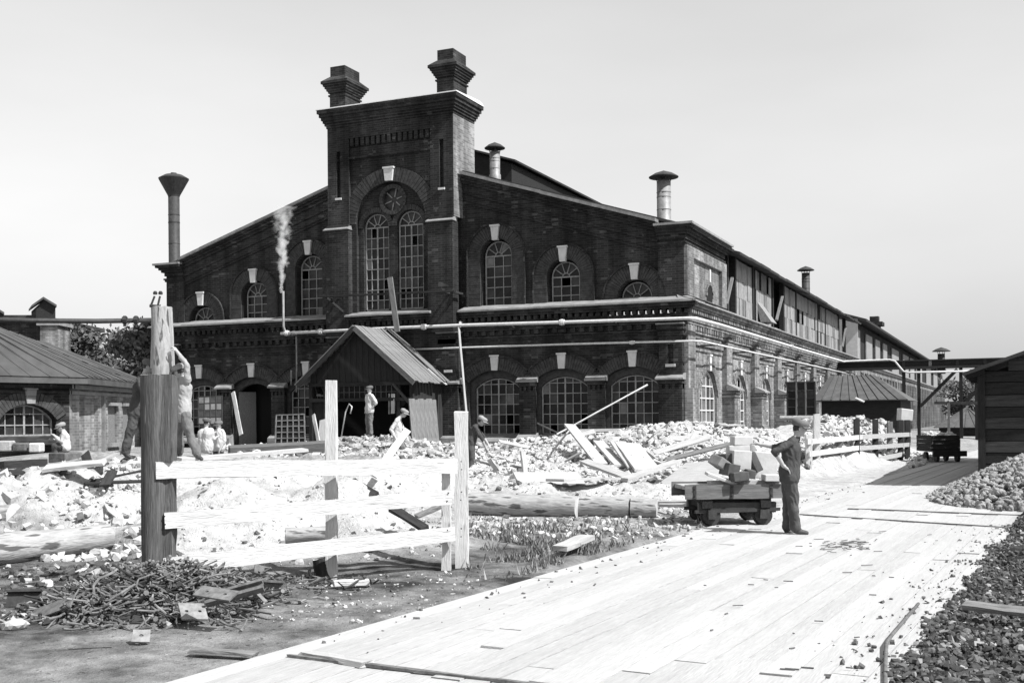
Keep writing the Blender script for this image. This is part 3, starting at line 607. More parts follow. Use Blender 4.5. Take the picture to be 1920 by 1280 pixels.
# corner blocks of the upper storey (brick, with horizontal cornice), and the brick return of the right one
def corner_block(sx):
    u0, u1 = (XR - .95, XR) if sx > 0 else (XL, XL + .95)
    b_ = MB(); pl = front(39.1); b_.box(u0, u1, 39.1, 45.1, 5.6, 8.0); b_.build('corner_block', 'brick', fac)
    c_ = MB()
    for z0, z1, o in ((7.75, 7.83, .05), (7.83, 7.9, .09), (8.0, 8.15, .06), (8.15, 8.25, .16), (8.25, 8.35, .24), (8.35, 8.45, .34)):
        c_.box(u0 - (o if sx < 0 else .02), u1 + (o if sx > 0 else .02), 39.1 - o, 45.1 + .02, z0, z1 - .003)
    c_.build('corner_cornice', 'brick', fac)
    t = MB(); t.box(u0 - (.42 if sx < 0 else .05), u1 + (.42 if sx > 0 else .05), 38.68, 45.12, 8.45, 8.53); t.build('corner_coping', 'zinc', fac)
    if sx > 0:
        n_ = MB(); P = side(XR)                       # return panel with sunlight put in by paler brick: raised borders leave a recess with a blind arch
        n_.pwall(P, [(39.1, 6.0), (45.1, 6.0), (45.1, 7.78), (39.1, 7.78)], [[(40.0, 6.02), (44.3, 6.02), (44.3, 7.4), (40.0, 7.4)]], .13, .13); n_.build('panel_border', 'brick_sunlit', fac); n_ = MB(); n_.pbox(P, 40.0, 44.3, 6.02, 7.4, -.02, .006); n_.build('recess_panel', 'brick_sunlit', fac)
        n_ = MB(); n_.ppoly(P, opening(42.7, .42, 5.9, 6.25, .42), .0, .02); n_.build('blind_window', 'void', fac)
        n_ = MB(); voussoirs(n_, P, 42.7, .45, 6.25, .45, .16, 0, .05, 12); n_.build('window_arch', 'brick_sunlit', fac)
        n_ = MB(); n_.pbox(P, 42.62, 42.78, 6.82, 7.3, 0, .06); n_.build('keystone', 'stone_white', fac)
corner_block(1); corner_block(-1)
# ---- tower
TF = front(38.55); TL, TR = MID - 2.8, MID + 2.8
tow = MB()
tow.box(TL, TR, 39.2, 40.2, 5.6, 13.35); tow.build('tower_core', 'brick', fac)
pw = .98
for sx in (-1, 1):
    c = MID + sx * (2.8 - pw / 2)
    u = MB(); u.pwall(TF, [(c - pw / 2, 9.3), (c + pw / 2, 9.3), (c + pw / 2, 13.3), (c - pw / 2, 13.3)], [[(c - .09, 10.5), (c + .09, 10.5), (c + .09, 12.35), (c - .09, 12.35)]], .1, .3)
    u.pbox(TF, c - .09, c + .09, 10.5, 12.35, -.2, -.07); u.build('tower_pier', 'brick', fac)
    s_ = MB(); s_.pbox(TF, c - .14, c + .14, 10.42, 10.5, .0, .15); s_.build('slot_sill', 'stone_white', fac)
    u = MB(); u.pbox(TF, c - pw / 2 - .04, c + pw / 2 + .04, 5.0, 9.2, -.2, .28); u.pbox(TF, c - pw / 2 - .04, c + pw / 2 + .01, 9.2, 9.4, -.2, .2); u.build('tower_buttress', 'brick', fac)
    k = MB(); k.hexa([TF(c - pw / 2 - .1, 9.2, 0), TF(c + pw / 2 + .08, 9.2, 0), TF(c + pw / 2 + .08, 9.2, .36), TF(c - pw / 2 - .1, 9.2, .36), TF(c - pw / 2 - .1, 9.36, .1), TF(c + pw / 2 + .08, 9.36, .1), TF(c + pw / 2 + .08, 9.23, .36), TF(c - pw / 2 - .1, 9.23, .36)]); k.build('buttress_cap', 'zinc', fac)
    # side strips of the tower, in paler brick that paints their sunlit edges
    q = MB(); q.box(MID + sx * 2.8 - .02, MID + sx * 2.8 + .02, 38.46, 40.3, 9.4, 13.3); q.build('tower_side', 'brick_sunlit', fac)
# middle bay: arched recess with two windows and a rose
A0, A1 = MID - 1.81, MID + 1.81
TW = [(MID - .75, .57), (MID + .78, .57)]; tz = 9.25
big = arcpts(MID, 1.56, 9.4, 1.55, 22)
recess = [(MID - 1.56, 5.9), (MID + 1.56, 5.9)] + big[::-1]
w = MB(); w.pwall(TF, [(A0, 5.85), (A1, 5.85), (A1, 12.0), (A0, 12.0)], [recess], -.02, .2); w.build('tower_bay_wall', 'brick', fac)
rose = [(MID + .05 + .44 * math.cos(2 * math.pi * i / 24), 10.28 + .44 * math.sin(2 * math.pi * i / 24)) for i in range(24)]
w = MB(); w.pwall(TF, [(MID - 1.7, 5.8), (MID + 1.7, 5.8), (MID + 1.7, 11.05), (MID - 1.7, 11.05)], [opening(c, a, 5.97, tz, a, 16) for c, a in TW] + [rose], -.17, .16); w.build('tower_tracery_wall', 'brick', fac)
h = MB(); voussoirs(h, TF, MID, 1.57, 9.4, 1.56, .55, -.02, .06, 40); h.build('tower_arch', 'arch_brick', fac)
keystone(TF, MID, 10.98, 11.52, .3, .42, 0, .17)
for c, a in TW:
    h = MB(); voussoirs(h, TF, c, a + .01, tz, a + .01, .2, -.17, -.1, 22); h.build('window_arch', 'arch_brick', fac)
    window(fac, TF, c, a - .02, 5.98, tz, a - .02, 4, 8, -.26, fan=5, seed=int(c * -10), bar=.032, miss=.1)
h = MB()
for i in range(24):
    a0, a1 = 2 * math.pi * i / 24, 2 * math.pi * (i + .9) / 24; P = lambda r, an: (MID + .05 + r * math.cos(an), 10.28 + r * math.sin(an))
    h.ppoly(TF, [P(.44, a0), P(.44, a1), P(.6, a1), P(.6, a0)], -.17, -.06)
h.build('rose_ring', 'arch_brick', fac)
rw = MB()
for i in range(6):
    an = math.pi * i / 3 + .3; c_, s_ = math.cos(an), math.sin(an); n_ = (-s_ * .02, c_ * .02); q = (MID + .05, 10.28)
    rw.ppoly(TF, [(q[0] + c_ * .12 + n_[0], q[1] + s_ * .12 + n_[1]), (q[0] + c_ * .45 + n_[0], q[1] + s_ * .45 + n_[1]), (q[0] + c_ * .45 - n_[0], q[1] + s_ * .45 - n_[1]), (q[0] + c_ * .12 - n_[0], q[1] + s_ * .12 - n_[1])], -.24, -.2)
rwo = rw.build('rose_window', 'frame_paint', fac); rwo['_o'] = fac['_o']
pm = MB(); pm.ppoly(TF, rose, -.27, -.25); pm.build('pane', 'glass_dusty', rwo)
t = MB(); t.pbox(TF, A0, A1, 12.0, 12.08, -.1, .1); t.pbox(TF, A0, A1, 12.08, 12.45, -.1, .02); t.pbox(TF, A0, A1, 12.82, 13.3, -.1, .12); n = 15
for i in range(n):
    q = A0 + (i + .5) * (A1 - A0) / n; t.pbox(TF, q - .075, q + .075, 12.5, 12.82, -.1, .1)
t.pbox(TF, A0, A1, 12.45, 12.82, -.15, -.03); t.build('corbel_table', 'brick', fac)
t = MB()
for z0, z1, o in ((13.3, 13.4, .04), (13.4, 13.5, .09), (13.5, 13.6, .14), (13.6, 13.72, .19), (13.72, 13.86, .25), (13.86, 14.0, .31)):
    t.box(TL - o, TR + o, 38.45 - o, 40.25 + o, z0, z1 - .002)
t.build('tower_cornice', 'brick', fac)
t = MB(); t.hexa([(TL - .34, 38.1, 14.0), (TR + .34, 38.1, 14.0), (TR + .34, 40.6, 14.0), (TL - .34, 40.6, 14.0), (TL - .33, 38.11, 14.04), (TR + .33, 38.11, 14.04), (TR + .3, 40.3, 14.17), (TL - .3, 40.3, 14.17)]); t.build('tower_roof', 'stone_white', fac)  # sheet roof given white to paint the sun on it
t = MB(); t.pbox(TF, TL, TR, 5.0, 5.6, -.3, .05)
for z0, z1, o in ((5.2, 5.36, .14), (5.52, 5.6, .24), (5.6, 5.72, .3)): t.pbox(TF, TL + .9, TR - .9, z0, z1 - .002, -.1, o)
for i in range(16):
    q = TL + 1 + (i + .5) * 3.86 / 16; t.pbox(TF, q - .08, q + .08, 5.36, 5.52, 0, .2)
t.build('tower_string_course', 'brick', fac)
t = MB(); t.hexa([TF(TL + .9, 5.722, 0), TF(TR - .9, 5.722, 0), TF(TR - .9, 5.722, .42), TF(TL + .9, 5.722, .42), TF(TL + .9, 5.96, -.2), TF(TR - .9, 5.96, -.2), TF(TR - .9, 5.78, .42), TF(TL + .9, 5.78, .42)]); t.build('tower_ledge', 'zinc', fac)
t = MB(); t.pbox(TF, TL, TR, .2, 5.0, -.3, 0); t.build('tower_base', 'brick', fac)
# tower chimneys: shaft, flared cap in steps, top block
for sx in (-1, 1):
    x = MID + sx * 2.42; y0, y1 = 38.6, 39.75; c_ = MB(); hx = .36
    def lay(z0, z1, o): c_.box(x - hx - o, x + hx + o, y0 - o, y1 + o, z0, z1 - .002)
    lay(14.0, 14.75, 0); lay(14.62, 14.68, .05)
    for z0, z1, o in ((14.75, 14.83, .05), (14.83, 14.92, .1), (14.92, 15.01, .15), (15.01, 15.1, .2), (15.1, 15.2, .26)): lay(z0, z1, o)
    c_.hexa([(x - hx - .26, y0 - .26, 15.2), (x + hx + .26, y0 - .26, 15.2), (x + hx + .26, y1 + .26, 15.2), (x - hx - .26, y1 + .26, 15.2), (x - hx, y0, 15.42), (x + hx, y0, 15.42), (x + hx, y1, 15.42), (x - hx, y1, 15.42)])
    lay(15.4, 15.82, -.02); c_.build('tower_chimney', 'brick', fac)
# ---- roofs
def slab(mb, a, b, c, d, th):
    a, b, c, d = map(Vector, (a, b, c, d)); n = (b - a).cross(d - a).normalized() * th
    if n.z < 0: n = -n
    mb.hexa([a, b, c, d, a + n, b + n, c + n, d + n])
rz = 8.42 + SL * 11.58
for sx in (-1, 1):
    ex = MID + sx * 12.15; ez = rz - SL * 12.15 + .02
    r_ = MB(); n = 22
    for i in range(n):
        ya = 39.2 + (85.6 - 39.2) * i / n; yb = 39.2 + (85.6 - 39.2) * (i + 1) / n; ee = ex + R.uniform(-.05, .05); j = R.uniform(-.03, .03)
        if ya < 45.0: ee = MID + sx * 11.9
        slab(r_, (MID, ya, rz), (MID, yb, rz), (ee, yb, rz - SL * abs(ee - MID) + j), (ee, ya, rz - SL * abs(ee - MID) + j), .1)
    r_.build('roof_slope', 'roof_dark', fac)
# ridge lantern behind the tower
ln = MB(); lx, ly0, ly1 = 1.9, 46.0, 66.0
ln.box(MID - lx, MID + lx, ly0, ly1, 11.0, 13.0); ln.build('ridge_lantern', 'wood_black', fac)
ln = MB()
for sx in (-1, 1): slab(ln, (MID, ly0 - .2, 13.72), (MID, ly1, 13.72), (MID + sx * 2.15, ly1, 13.02), (MID + sx * 2.15, ly0 - .2, 13.02), .08)
ln.build('lantern_roof', 'roof_dark', fac)
ln = MB(); ln.add([(MID - lx, ly0 - .01, 12.98), (MID + lx, ly0 - .01, 12.98), (MID, ly0 - .01, 13.7)], [(0, 1, 2)]); ln.build('lantern_gable', 'wood_black', fac)
# ---- right flank, lower storey
SP = side(XR); bays = [42.5 + 5.35 * i for i in range(8)]
hs = [opening(c, 1.3, 1.0, 2.45, 1.0, 12) for c in bays]
w = MB(); w.pwall(SP, [(39.0, .1), (85.5, .1), (85.5, 5.3), (39.0, 5.3)], hs, 0, .3); w.build('lower_side_wall', 'brick_sunlit', fac)
for i, c in enumerate(bays):
    v = MB(); voussoirs(v, SP, c, 1.32, 2.45, 1.02, .34, 0, .05, 24); v.build('voussoir_arch', 'brick_sunlit', fac)
    keystone(SP, c, 3.42, 4.05, .24, .34, 0, .1)
    window(fac, SP, c, 1.28, 1.0, 2.45, .98, 4, 4, -.1, seed=70 + i, panes=(i < 4), mats=('glass_dusty', 'glass_pale'), bar=.05, paint='pipe_white')
    for q, hwid in ((c + 2.67, .5),):
        p = MB(); p.pbox(SP, q - hwid, q + hwid, .2, 2.7, .002, .5); p.pbox(SP, q - hwid, q + hwid, 2.7, 4.95, .002, .2)
        for z0, z1, o in ((2.45, 2.52, .54), (2.58, 2.65, .58), (4.5, 4.6, .26), (4.66, 4.76, .3), (4.82, 4.95, .36)): p.pbox(SP, q - hwid - .05, q + hwid + .05, z0, z1, .003, o)
        p.build('side_pier', 'brick_sunlit', fac)
        k = MB(); k.hexa([SP(q - hwid - .08, 2.7, 0.2), SP(q + hwid + .08, 2.7, .2), SP(q + hwid + .08, 2.7, .66), SP(q - hwid - .08, 2.7, .66), SP(q - hwid - .08, 2.98, .2), SP(q + hwid + .08, 2.98, .2), SP(q + hwid + .08, 2.76, .66), SP(q - hwid - .08, 2.76, .66)]); k.build('pier_cap', 'zinc', fac)
        k = MB(); k.hexa([SP(q - hwid - .05, .2, 0), SP(q + hwid + .05, .2, 0), SP(q + hwid + .05, .2, .8), SP(q - hwid - .05, .2, .8), SP(q - hwid - .05, 1.3, .5), SP(q + hwid + .05, 1.3, .5), SP(q + hwid + .05, 1.0, .78), SP(q - hwid - .05, 1.0, .78)]); k.build('pier_base', 'brick_sunlit', fac)
    b_ = MB(); b_.pbox(SP, c - 2.1, c + 2.1, 4.3, 4.42, 0, .09); b_.pbox(SP, c - 2.1, c + 2.1, 4.1, 4.2, 0, .05); b_.build('string_course', 'brick_sunlit', fac)
q = 39.55; p = MB(); p.pbox(SP, 39.02, 40.0, .2, 2.7, .002, .3); p.pbox(SP, 39.02, 40.0, 2.7, 4.95, .002, .16); p.build('side_pier', 'brick_sunlit', fac)
cornice(SP, 39.02, 85.5, fac, 1, 0, bm='brick_sunlit')
# upper flank: board panels between dark openings, under a wide eave
w = MB(); w.box(-12.2, -12.1, 45.1, 85.5, 5.6, 9.2); w.build('dark_backing', 'void', fac)
def py_(x): return PX(x, 620, XR).y
spans = [(1388, 1417, 1), (1424, 1453, 1), (1477, 1497, 1), (1500, 1537, 1), (1539, 1551, 1), (1553, 1576, 1)]
for a, b, k in spans:
    y0, y1 = py_(a), py_(b); n = max(2, int((y1 - y0) / .55)); z = 6.02
    rows = [(6.0, 6.75), (6.76, 7.5), (7.51, 8.35)]
    for ri, (za, zb) in enumerate(rows):
        y = y0
        while y < y1 - .05:
            wd = R.choice((.4, .55, .7)) * (1.2 if y > 60 else 1); yb = min(y + wd, y1)
            if not (R.random() < .05):
                o_ = -.15 + R.uniform(-.02, .02)
                q = MB(); q.pbox(SP, y + .012, yb - .012, za + R.uniform(0, .03), zb + R.uniform(-.02, .04), o_ - .03, o_)
                q.build('cladding_board', R.choice(('wood_clad', 'wood_clad', 'wood_clad_b')), fac)
            y = yb
for y in [py_(x) for x in (1372, 1386, 1419, 1455, 1475, 1498, 1538, 1552, 1577, 1589)]:
    q = MB(); q.pbox(SP, y - .12, y + .12, 5.9, 8.6, -.35, -.12); q.build('wall_post', 'wood_dark', fac)
for x0, x1 in ((1362, 1373), (1456, 1467), (1580, 1586)):
    p0, p1 = PX(x0, 570 if x0 < 1400 else 600 if x0 < 1500 else 650, XR + .1), PX(x1, 521 if x0 < 1400 else 556 if x0 < 1500 else 612, XR + .1)
    board('brace', p0, p1, .12, .08, 'wood_grey', fac)
sh = MB(); p = PX(1430, 585, XR + .1); sh.hexa([(XR, p.y, 6.0), (XR, p.y + 1.3, 6.0), (XR + .5, p.y + 1.3, 6.0), (XR + .5, p.y, 6.0), (XR - .2, p.y, 6.9), (XR - .2, p.y + 1.2, 6.9), (XR - .15, p.y + 1.2, 6.95), (XR - .15, p.y, 6.95)]); sh.build('loose_panel', 'wood_clad', fac)
# rear hall in the same line
rear = thing('rear_hall', 'long rear hall with boarded upper wall continuing behind the brick factory', 'factory', (-16, 90, 0))
RY0, RY1 = 89.0, 205.0
w = MB(); w.box(-24, XR - .02, RY0, RY1, .1, 5.4); w.build('lower_wall', 'brick_sunlit', rear)
w = MB(); w.box(-24, XR - .5, RY0 + .02, RY1, 5.4, 8.8); w.build('upper_wall', 'wood_black', rear)
w = MB(); w.box(-24, XR - .1, RY0 - .12, RY0 - .02, 5.4, 9.0); w.build('end_wall', 'stone_white', rear)
w = MB(); w.box(-24, XR + .1, 85.7, 88.6, .1, 5.5); w.build('link_wall', 'brick_sunlit', rear)
def py2(x): return PX(x, 690, XR).y
xs = [(1614, 1622), (1633, 1644), (1650, 1658), (1664, 1671), (1680, 1692), (1700, 1710), (1713, 1720), (1724, 1734), (1742, 1750), (1755, 1762), (1768, 1773), (1780, 1784)]
for a, b in xs:
    q = MB(); q.pbox(SP, py2(a), py2(b), 5.75, 8.3, -.45, -.35); q.build('wall_panel', 'wood_clad', rear)
w = MB(); slab(w, (-24, RY0 - .4, 13), (-24, RY1, 13), (XR + .55, RY1, 8.75), (XR + .55, RY0 - .4, 8.75), .15); w.build('roof_slope', 'roof_dark', rear)
w = MB(); c = PX(1640, 620, -12.0); w.box(-12.5, -11.5, c.y - .7, c.y + .7, 8.8, 10.1); w.box(-12.8, -11.2, c.y - 1, c.y + 1, 10.1, 10.45); w.box(-12.4, -11.6, c.y - .5, c.y + .5, 10.45, 11.0); w.build('brick_chimney', 'brick', rear)
w = MB()
for i in range(int((RY1 - RY0) / 2.7)):
    y = RY0 + 1 + i * 2.7; w.pbox(SP, y - .3, y + .3, .1, 2.7, -.1, .5); w.pbox(SP, y - .3, y + .3, 2.7, 4.9, -.1, .22)
w.build('side_piers', 'brick_sunlit', rear)['kind'] = 'stuff'
w = MB()
for i in range(int((RY1 - RY0) / 2.7)):
    y = RY0 + 1 + i * 2.7; w.ppoly(SP, opening(y + 1.35, .6, 1.0, 2.7, .6), -.03, .02)
w.build('arched_windows', 'glass_dark', rear)['kind'] = 'stuff'
w = MB(); w.pbox(SP, RY0, RY1, 5.3, 5.5, -.1, .25); w.pbox(SP, RY0, RY1, 5.5, 5.62, -.1, .42); w.build('cornice', 'zinc', rear)
w = MB(); w.pbox(SP, RY0, RY1, 4.9, 5.3, -.1, .12); w.build('frieze', 'brick_sunlit', rear)
#@@OBJECTS
mat('roof_ws', 0.05, rough=0.65, var=0.3, scale=2.0, bump=.2)
mat('shed_board', 0.035, rough=.9, var=.6, scale=2, stretch=(.8, 10, 10), bump=.5, bscale=8)
mat('porch_roof', 0.16, rough=.9, var=.35, scale=2, stretch=(1.2, 14, 14), bump=.4, bscale=8, fine=(7, .2))
mat('roof_metal_b', 0.07, rough=0.65, var=0.3, scale=2.0, bump=.2)
# ------------------------------------------------------------------ things fixed to or standing on the factory
def metal_stack(name, label, x, y, z0, z1, r, cap, group=None, funnel=False, m='sheet_metal'):
    t = thing(name, label, 'chimney' if funnel else 'roof vent', (x, y, z0), group=group)
    p = MB(); p.lathe([(r * 1.15, z0 - .4), (r * 1.15, z0 + .06), (r, z0 + .1), (r, z1), (r * .92, z1), (r * .92, z0)], (x, y, 0), 20); p.lathe([(r + .001, z0 + (z1 - z0) * .6), (r * 1.05, z0 + (z1 - z0) * .61), (r + .001, z0 + (z1 - z0) * .63)], (x, y, 0), 20)
    for f in (.3, .72): p.lathe([(r + .001, z0 + (z1 - z0) * f), (r * 1.07, z0 + (z1 - z0) * f + .015), (r + .001, z0 + (z1 - z0) * f + .03)], (x, y, 0), 20)
    p.build('pipe', m, t, smooth=True)
    c = MB()
    if funnel: c.lathe([(r * 1.02, z1 - .02), (r * 1.12, z1 + .05), (cap, z1 + .75), (cap * 1.02, z1 + .79), (cap * .6, z1 + .95), (cap * .22, z1 + .99), (cap * .2, z1 + 1.05), (0, z1 + 1.06)], (x, y, 0), 24)
    else:
        c.lathe([(0, z1 + .12), (cap, z1 + .14), (cap * 1.01, z1 + .17), (cap * .62, z1 + .3), (cap * .2, z1 + .38), (.0, z1 + .42)], (x, y, 0), 24)
    c.build('funnel' if funnel else 'cap', 'iron_dark', t, smooth=False)
    if not funnel:
        for k in range(4):
            a = k * math.pi / 2 + .5; s_ = MB(); s_.tube((x + r * .9 * math.cos(a), y + r * .9 * math.sin(a), z1 - .1), (x + r * 1.1 * math.cos(a), y + r * 1.1 * math.sin(a), z1 + .17), .018, n=5); s_.build('cap_strut', 'iron_dark', t)
    return t
p = PY(327, 490, 40.5); metal_stack('funnel_chimney', 'tall dark sheet metal chimney with funnel top at the left eave', p.x, p.y, p.z - .15, PY(327, 368, 40.5).z, .25, .66, funnel=True, m='iron_dark')
p = PY(1245, 408, 42.5); metal_stack('roof_vent', 'thick grey vent pipe with mushroom cap above the right eave', p.x, p.y, p.z - .2, PY(1245, 340, 42.5).z, .27, .57)
p = PY(928, 318, 44.0); metal_stack('roof_vent', 'short vent with mushroom cap just right of the brick tower', p.x, p.y, p.z - .3, PY(928, 285, 44).z, .22, .44)
p = PX(1511, 545, -11.3); metal_stack('roof_vent', 'thin dark stovepipe rising from the eave of the boarded flank', p.x, p.y, p.z - .3, PX(1511, 512, -11.3).z, .24, .5, m='iron_dark')

def pipe_run(name, label, pts, r, m='pipe_white', collars=()):
    t = thing(name, label, 'pipe', pts[0]); mb = MB(); mb.path(pts, r, 10); mb.build('pipe', m, t, smooth=True)
    for c, d in collars:
        k = MB(); d = Vector(d).normalized(); k.tube(Vector(c) - d * .09, Vector(c) + d * .09, r * 1.7, n=10); k.tube(Vector(c) - d * .03, Vector(c) + d * .03, r * 2.0, n=10); k.build('flange', m, t)
    return t
YB = 77.0
t = pipe_run('steam_pipe', 'thick white pipe running along the cornice, round the corner and onto the overhead bridge',
    [(-27.3, 38.42, 5.22), (-24, 38.2, 5.21), (-22, 38.05, 5.2), (-19, 38.1, 5.19), (-15, 38.42, 5.16), (-10.3, 38.42, 5.1), (-10.08, 38.6, 5.1), (-10.05, 42, 5.12), (-10.05, 60, 5.12), (-10.05, YB - 1.2, 5.16), (-9.9, YB - 1.0, 5.18), (-7.2, YB - 1.0, 5.2), (-6.9, YB - 1, 5.1), (-6.4, YB - 1, 4.45), (-6.1, YB - 1, 4.36), (-2.2, YB - 1, 4.36)], .06,
    collars=[((-15.0, 38.42, 5.16), (1, 0, 0)), ((-20.5, 38.06, 5.19), (1, 0, 0)), ((-25.3, 38.27, 5.21), (1, 0, 0)), ((-10.05, 57, 5.12), (0, 1, 0)), ((-27.0, 38.4, 5.22), (1, 0, 0))])
for x in (-13, -17, -26): board('bracket', (x, 39, 5.0), (x, 38.4, 5.1), .05, .05, 'iron_dark', t)
t = pipe_run('water_pipe', 'thin pale pipe below the cornice from the porch round the corner',
    [(-21.2, 38.5, 4.38), (-19.2, 38.4, 4.37), (-15, 38.6, 4.37), (-10.2, 38.6, 4.32), (-9.95, 38.8, 4.32), (-9.95, 50, 4.35), (-9.95, YB - 1, 4.42)], .035, m='pipe_white', collars=[((-12.4, 38.6, 4.34), (1, 0, 0))])
for y in (41, 46.3, 51.7, 57, 62.4, 67.7): board('bracket', (-10.6, y, 4.3), (-9.9, y, 4.3), .06, .06, 'iron_dark', t)
a = PY(527, 545, 38.2); b = PY(527, 628, 38.2)
steam = pipe_run('vent_pipe', 'thin dark upright pipe giving off steam on the left gable', [(a.x, 38.35, a.z), (a.x, 38.35, b.z + .35), (a.x + .1, 38.38, b.z + .06), (a.x + .5, 38.4, 5.23)], .05, m='sheet_metal', collars=[((a.x + .45, 38.4, 5.2), (1, 0, 0))])
for px, y0, y1, lab in ((556, 630, 735, 'long thin pale drain pipe on the wall left of the porch'), (546, 694, 722, 'short thin pale drain pipe beside the longer one left of the porch')):
    a, b = PY(px, y0, 38.6), PY(px, y1, 38.6); pipe_run('drain_pipe', lab, [a, (a + b) / 2 + Vector((.01, 0, 0)), b], .035, m='sheet_metal')
o = board('leaning_pole', PY(860, 612, 38.1), PY(874, 772, 37.6), .07, .07, 'wood_pale'); tag(o, 'thin pale pole leaning upright against the wall right of the porch', 'pole')

# work platform on the tower: rail on two brackets, with a plank leaning through it
t = thing('tower_platform', 'dark work rail on two triangular brackets under the tower windows', 'platform', (MID, 38, 6))
L_, R_ = PY(605, 556, 37.75), PY(851, 546, 37.75)
for q in (0, .12): board('rail', L_ + Vector((-.1, -q, 0)), R_ + Vector((.1, -q, 0)), .09, .06, 'wood_dark', t)
for P_, sx in ((L_, 1), (R_, -1)):
    for q in (0.0, .35): board('bracket_arm', P_ + Vector((sx * (.1 + q), 0, 0)), P_ + Vector((sx * (.1 + q), .9, 0)), .07, .07, 'wood_dark', t)
    board('bracket_strut', P_ + Vector((sx * .1, .05, 0)), P_ + Vector((sx * .75, .7, -.75)), .08, .08, 'wood_dark', t)
    board('bracket_beam', P_ + Vector((-.05, 0, .05)), P_ + Vector((sx * .9, 0, -.1)), .09, .07, 'wood_dark', t)
p_ = board('leaning_plank', PY(731, 520, 37.5), PY(745, 622, 37.5), .22, .05, 'wood_grey', upv=(0, -1, 0)); tag(p_, 'grey plank standing on end against the tower rail above the porch roof', 'plank')

# ------------------------------------------------------------------ porch
po = thing('wooden_porch', 'dark wooden porch with steep board roof at the foot of the tower', 'porch', (-22.2, 36.2, .6))
px0, px1, yf, zr_, ze = -24.35, -20.0, 36.15, 5.1, 3.12
nb = 17
for i in range(nb):
    xa = px0 + (px1 - px0) * i / nb; xb = px0 + (px1 - px0) * (i + 1) / nb; xm = (xa + xb) / 2; top = zr_ - abs(xm + 22.2) * (zr_ - ze) / 2.4 - .02
    if top > 3.15: board('gable_board', (xm, yf, 3.02), (xm, yf + R.uniform(-.01, .01), top), (xb - xa) * .94, .03, 'wood_black', po, upv=(0, -1, 0))
for xa in (px0, -23.7, -20.55, px1):
    board('post', (xa, yf + .02, .4), (xa, yf + .02, 3.1), .14, .12, 'wood_black', po, upv=(0, -1, 0))
for z in (2.42, 3.0): board('beam', (px0, yf - .03, z), (px1, yf - .03, z), .12, .1, 'wood_black', po, upv=(0, -1, 0))
board('knee_brace', (-20.1, yf - .05, 2.3), (-20.75, yf - .05, 3.0), .1, .07, 'wood_dark', po, upv=(0, -1, 0))
PF = front(yf); tw = MB(); a0, a1 = -23.1, -20.6; n = 11
for i in range(n + 1): tw.pbox(PF, a0 + (a1 - a0) * i / n - .012, a0 + (a1 - a0) * i / n + .012, 2.46, 2.96, -.01, .02)
for z in (2.46, 2.7, 2.94): tw.pbox(PF, a0, a1, z - .012, z + .012, -.012, .018)
two = tw.build('transom_window', 'frame_dark', po); two['_o'] = po['_o']
for i in range(n):
    for z in (2.47, 2.71):
        q = MB(); q.pbox(PF, a0 + (a1 - a0) * i / n + .012, a0 + (a1 - a0) * (i + 1) / n - .012, z, z + .23, -.02, -.012); q.build('pane', 'glass_dark', two)
for i in range(11):
    x = px0 + .05 + i * .065
    if i < 9: board('front_board', (px0 + .08 + i * .075, yf + .05, .5), (px0 + .08 + i * .075, yf + .05, 2.4), .07, .03, 'wood_black', po, upv=(0, -1, 0))
for i in range(10):
    y = yf + .12 + i * .235; board('side_board', (px1 + .02, y, .5), (px1 + .02, y, 3.2), .22, .03, 'wood_dark', po, upv=(1, 0, 0))
for i in range(10):
    y = yf + .12 + i * .235; board('side_board', (px0 - .02, y, .5), (px0 - .02, y, 3.2), .22, .03, 'wood_dark', po, upv=(1, 0, 0))
for sx in (-1, 1):
    nrm = Vector((sx * (zr_ - ze), 0, 2.4)).normalized()
    for i in range(12):
        y = 35.85 + i * .235; k = R.uniform(-.1, .12); lift = nrm * (.05 + R.uniform(0, .03) + (.08 if i in (9, 10) and sx > 0 else 0))
        e = Vector((-22.2 + sx * (2.55 + k * .5), y, ze - .14 - k * .42)); top = Vector((-22.2 + sx * .0, y, zr_))
        board('roof_board', top + lift, e + lift, .215, .03, 'porch_roof', po, upv=nrm)
    for q in (0, 1): board('barge_board', Vector((-22.2, 35.78, zr_ - .05)), Vector((-22.2 + sx * 2.5, 35.78, ze - .15)), .16, .04, 'porch_roof' if sx > 0 else 'wood_dark', po, upv=(0, -1, 0)) if q == 0 else None
for i in range(7):
    p0 = Vector((-22.2 + .9 + i * .18, 38.0 - i * .01 + R.uniform(-.2, .2), zr_ - .75 - i * .155 + .16))
    if i in (1, 3, 5, 6): board('loose_board', p0, p0 + Vector((.75, .1, -.62)), .14, .03, 'wood_pale' if i > 4 else 'wood_dark', po, upv=(.6, 0, .7))
fl = MB(); fl.box(px0, px1, yf + 1.9, yf + 2.0, .4, 3.0); fl.build('dark_backing', 'void', po)
board('door_jamb', PY(737, 738, yf - .05), PY(737, 775, yf - .05), .14, .06, 'wood_pale', po, upv=(0, -1, 0))
board('door_jamb', PY(730, 738, yf - .03), PY(730, 776, yf - .03), .05, .06, 'wood_grey', po, upv=(0, -1, 0))
# slabs leaning at the porch side
for i in range(6):
    a = PY(776 + i * 8, 822, 35.9 + i * .33); b = PY(776 + i * 8.2, 747 + (i % 2) * 2, 36.0 + i * .33)
    a.x = -19.72; b.x = -19.93
    a.z = .5
    o = board('slab_plank', a, b, .25, .05, 'wood_grey', upv=(1, -.5, 0)); tag(o, 'grey round-topped slab plank standing in the row at the porch side', 'plank', 'slab planks standing at the porch side')
hs_ = MB(); hs_.path([PY(640, 820, 35.9), PY(648, 772, 35.9), PY(655, 757, 35.9), PY(660, 762, 35.9), PY(657, 775, 35.9)], .025, 8)
o = hs_.build('hose', 'pipe_white', smooth=True); tag(o, 'bent pale hose hanging in the dark porch doorway', 'hose')

